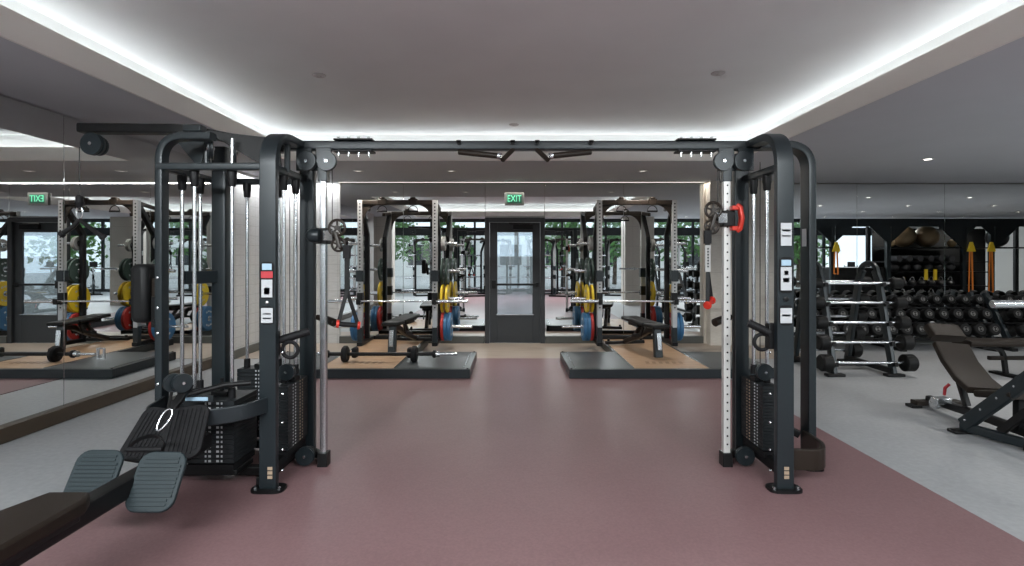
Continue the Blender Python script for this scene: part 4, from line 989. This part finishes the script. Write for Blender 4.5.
# ------------------------------------------------------------------ machines on the window side
def bike(loc, rz, lbl):
    t_ = thing('exercise_bike', lbl, 'exercise bike', (0,0,0), 'exercise bikes by the window')
    MB().lathe((-.04, .45, .38), (1,0,0), [(0, .02), (0, .25), (.015, .27), (.065, .27), (.08, .25), (.08, .02)], 28).build('flywheel', M_steel, t_)
    MB().sweep([(0, -.5, .30), (0, -.1, .36), (0, .35, .80)], .07, .07, (1,0,0)).sweep([(0, -.55, .04), (0, .60, .04)], .07, .05, (1,0,0)).sweep([(0, -.1, .04), (0, -.12, .40)], .07, .07, (1,0,0)).sweep([(0, .45, .06), (0, .42, .45)], .07, .07, (1,0,0)).build('frame', M_black, t_)
    MB().sweep([(0, -.15, .36), (0, -.35, .92)], .05, .05, (1,0,0)).build('seat_post', M_chrome, t_)
    MB().box((-.09, -.48, .92), (.09, -.22, .98)).build('saddle', M_pad, t_, bevel=.03)
    MB().sweep([(0, .30, .75), (0, .38, 1.12)], .05, .05, (1,0,0)).build('handlebar_stem', M_chrome, t_)
    MB().tube(fillet([(-.22, .15, 1.17), (-.22, .38, 1.12), (.22, .38, 1.12), (.22, .15, 1.17)], .08), .016, 10).build('handlebar', M_rub, t_)
    MB().box((-.13, .40, 1.12), (.13, .43, 1.32)).build('display', M_black, t_, bevel=.01)
    for s in (-1, 1):
        MB().sweep([(s*.07, .05, .38), (s*.08, .05+s*.15, .30)], .03, .02, (1,0,0)).build('crank', M_chrome, t_)
        MB().box((s*.14-.05, .05+s*.15-.04, .28), (s*.14+.05, .05+s*.15+.04, .31)).build('pedal', M_rub, t_)
    for y in (-.55, .60): MB().sweep([(-.28, y, .03), (.28, y, .03)], .07, .05, (0,1,0)).build('foot_bar', M_black, t_)
    t_.location = loc; t_.rotation_euler = (0, 0, rz); return t_
bk = bike((10.4, -3.2, 0), .4, 'exercise bike by the window, first from the left in the mirror')
for k, x in enumerate((12.0, 13.6, 15.2, 8.8, 7.2)):
    dup(bk, (x, -3.2, 0), .4+.1*k, label='exercise bike by the window, %s from the left in the mirror' % ('second', 'third', 'fourth', 'fifth', 'sixth')[k])
for k, (x, y) in enumerate(((-3.3, -2.9), (-2.3, -4.0), (-1.4, -2.6), (-.6, -3.9), (1.2, -3.8), (2.2, -2.4), (3.1, -4.0), (4.4, -2.9), (6.0, -2.5))):
    r_ = dup(rk, (x, y, .006 if abs(x) < 2.6 else 0), .35 if k % 2 else -.3, label='dark rack on the window side, seen only in the mirror, %s from the left' % ords[k], group='racks on the window side')
# ------------------------------------------------------------------ outside: trees and a parasol
M_leaf = mat('tree_leaves', (.12, .26, .07), .6, noise=.5, nscale=3); M_bark = mat('tree_bark', (.10, .07, .05), .9, noise=.3)
def tree(x, y, h, r, lbl, n=900):
    t_ = thing('garden_tree', lbl, 'tree', (x, y, -.02), 'trees outside the window wall')
    MB().tube([(x, y, -.02), (x+.05, y, h*.35), (x-.04, y+.05, h*.7)], [.13, .10, .05], 8).build('trunk', M_bark, t_)
    mb = MB(); c = V((x, y, h*.62))
    for k in range(n):
        d_ = V((random.gauss(0,1), random.gauss(0,1), random.gauss(0,1))).normalized(); q = c+V((d_.x*r, d_.y*r, d_.z*h*.38))*(random.random()**.45)*(1+.25*math.sin(5*d_.x+3*d_.z))
        a = V((random.gauss(0,1), random.gauss(0,1), random.gauss(0,1))).normalized(); b_ = a.orthogonal().normalized(); s_ = .10+.10*random.random()
        mb.add([q-a*s_, q+b_*s_*.5, q+a*s_, q-b_*s_*.5], [(0,1,2,3)])
    mb.build('foliage', M_leaf, t_, smooth=0); return t_
for k, (x, y, h, r) in enumerate(((-6.2, -9, 4.2, 1.7), (-3.1, -8, 3.6, 1.4), (2.6, -9, 4.4, 1.6), (5.8, -12, 4.6, 1.4), (9.8, -12, 4.8, 1.9), (14.6, -9, 4.2, 1.7), (-11.0, -9, 4.0, 1.6))):
    tree(x, y, h, r, 'leafy green tree outside the window wall, %s one in the reflection' % ords[k])
t = thing('garden_parasol', 'white garden parasol outside the window wall, seen in the mirror', 'parasol', (6.8, -7.3, -.02))
MB().cyl((6.8, -7.3, -.02), (6.8, -7.3, 2.5), .03, 10).build('pole', M_chrome, t)
mb = MB(); rim = [V((6.8+1.6*math.cos(2*PI*k/8), -7.3+1.6*math.sin(2*PI*k/8), 1.95)) for k in range(8)]
mb.loft([[p for p in rim], [V((6.8, -7.3, 2.0))+(p-V((6.8, -7.3, 1.95)))*.03+V((0,0,.55)) for p in rim]]); mb.build('canopy', mat('white_canvas', (.8, .79, .76), .8), t, smooth=0)
t = thing('pale_building', 'pale building across the street outside the windows', 'building', (4, -26, -.02))
MB().box((-22, -30, -.1), (26, -26, 3.4)).build('facade', mat('pale_render', (.7, .69, .66), .8), t)
for k in range(12):
    MB().box((-20+k*3.8, -26.02, .9), (-18.2+k*3.8, -25.98, 2.6)).build('window', M_dark, t)

# housings added around the four unseen fill lights on the window side
for k, xw in enumerate((-2.2, 2.2, 7.0, 12.0)):
    t = thing('fill_housing', 'long white housing of an added fill light over the window side, %s of four, out of the photo' % ords[k], 'fill light housing', (xw, -1.2, UZ-.05), 'fill lights over the window side')
    R_ = Matrix.Rotation(math.radians(27), 3, 'X'); c_ = V((xw, -1.2, UZ-.05))
    MB().box(c_+V((-1.56, -.35, .012)), c_+V((1.56, .35, .05)), R=R_, c=c_).build('housing', mat('fill_housing_paint', (.6, .6, .6), .5), t, bevel=.006)
    for x in (-1.2, 1.2): MB().cyl(c_+V((x, 0, .03)), (xw+x, -1.2, UZ+.10), .012, 8).build('hanger', M_chrome, t)
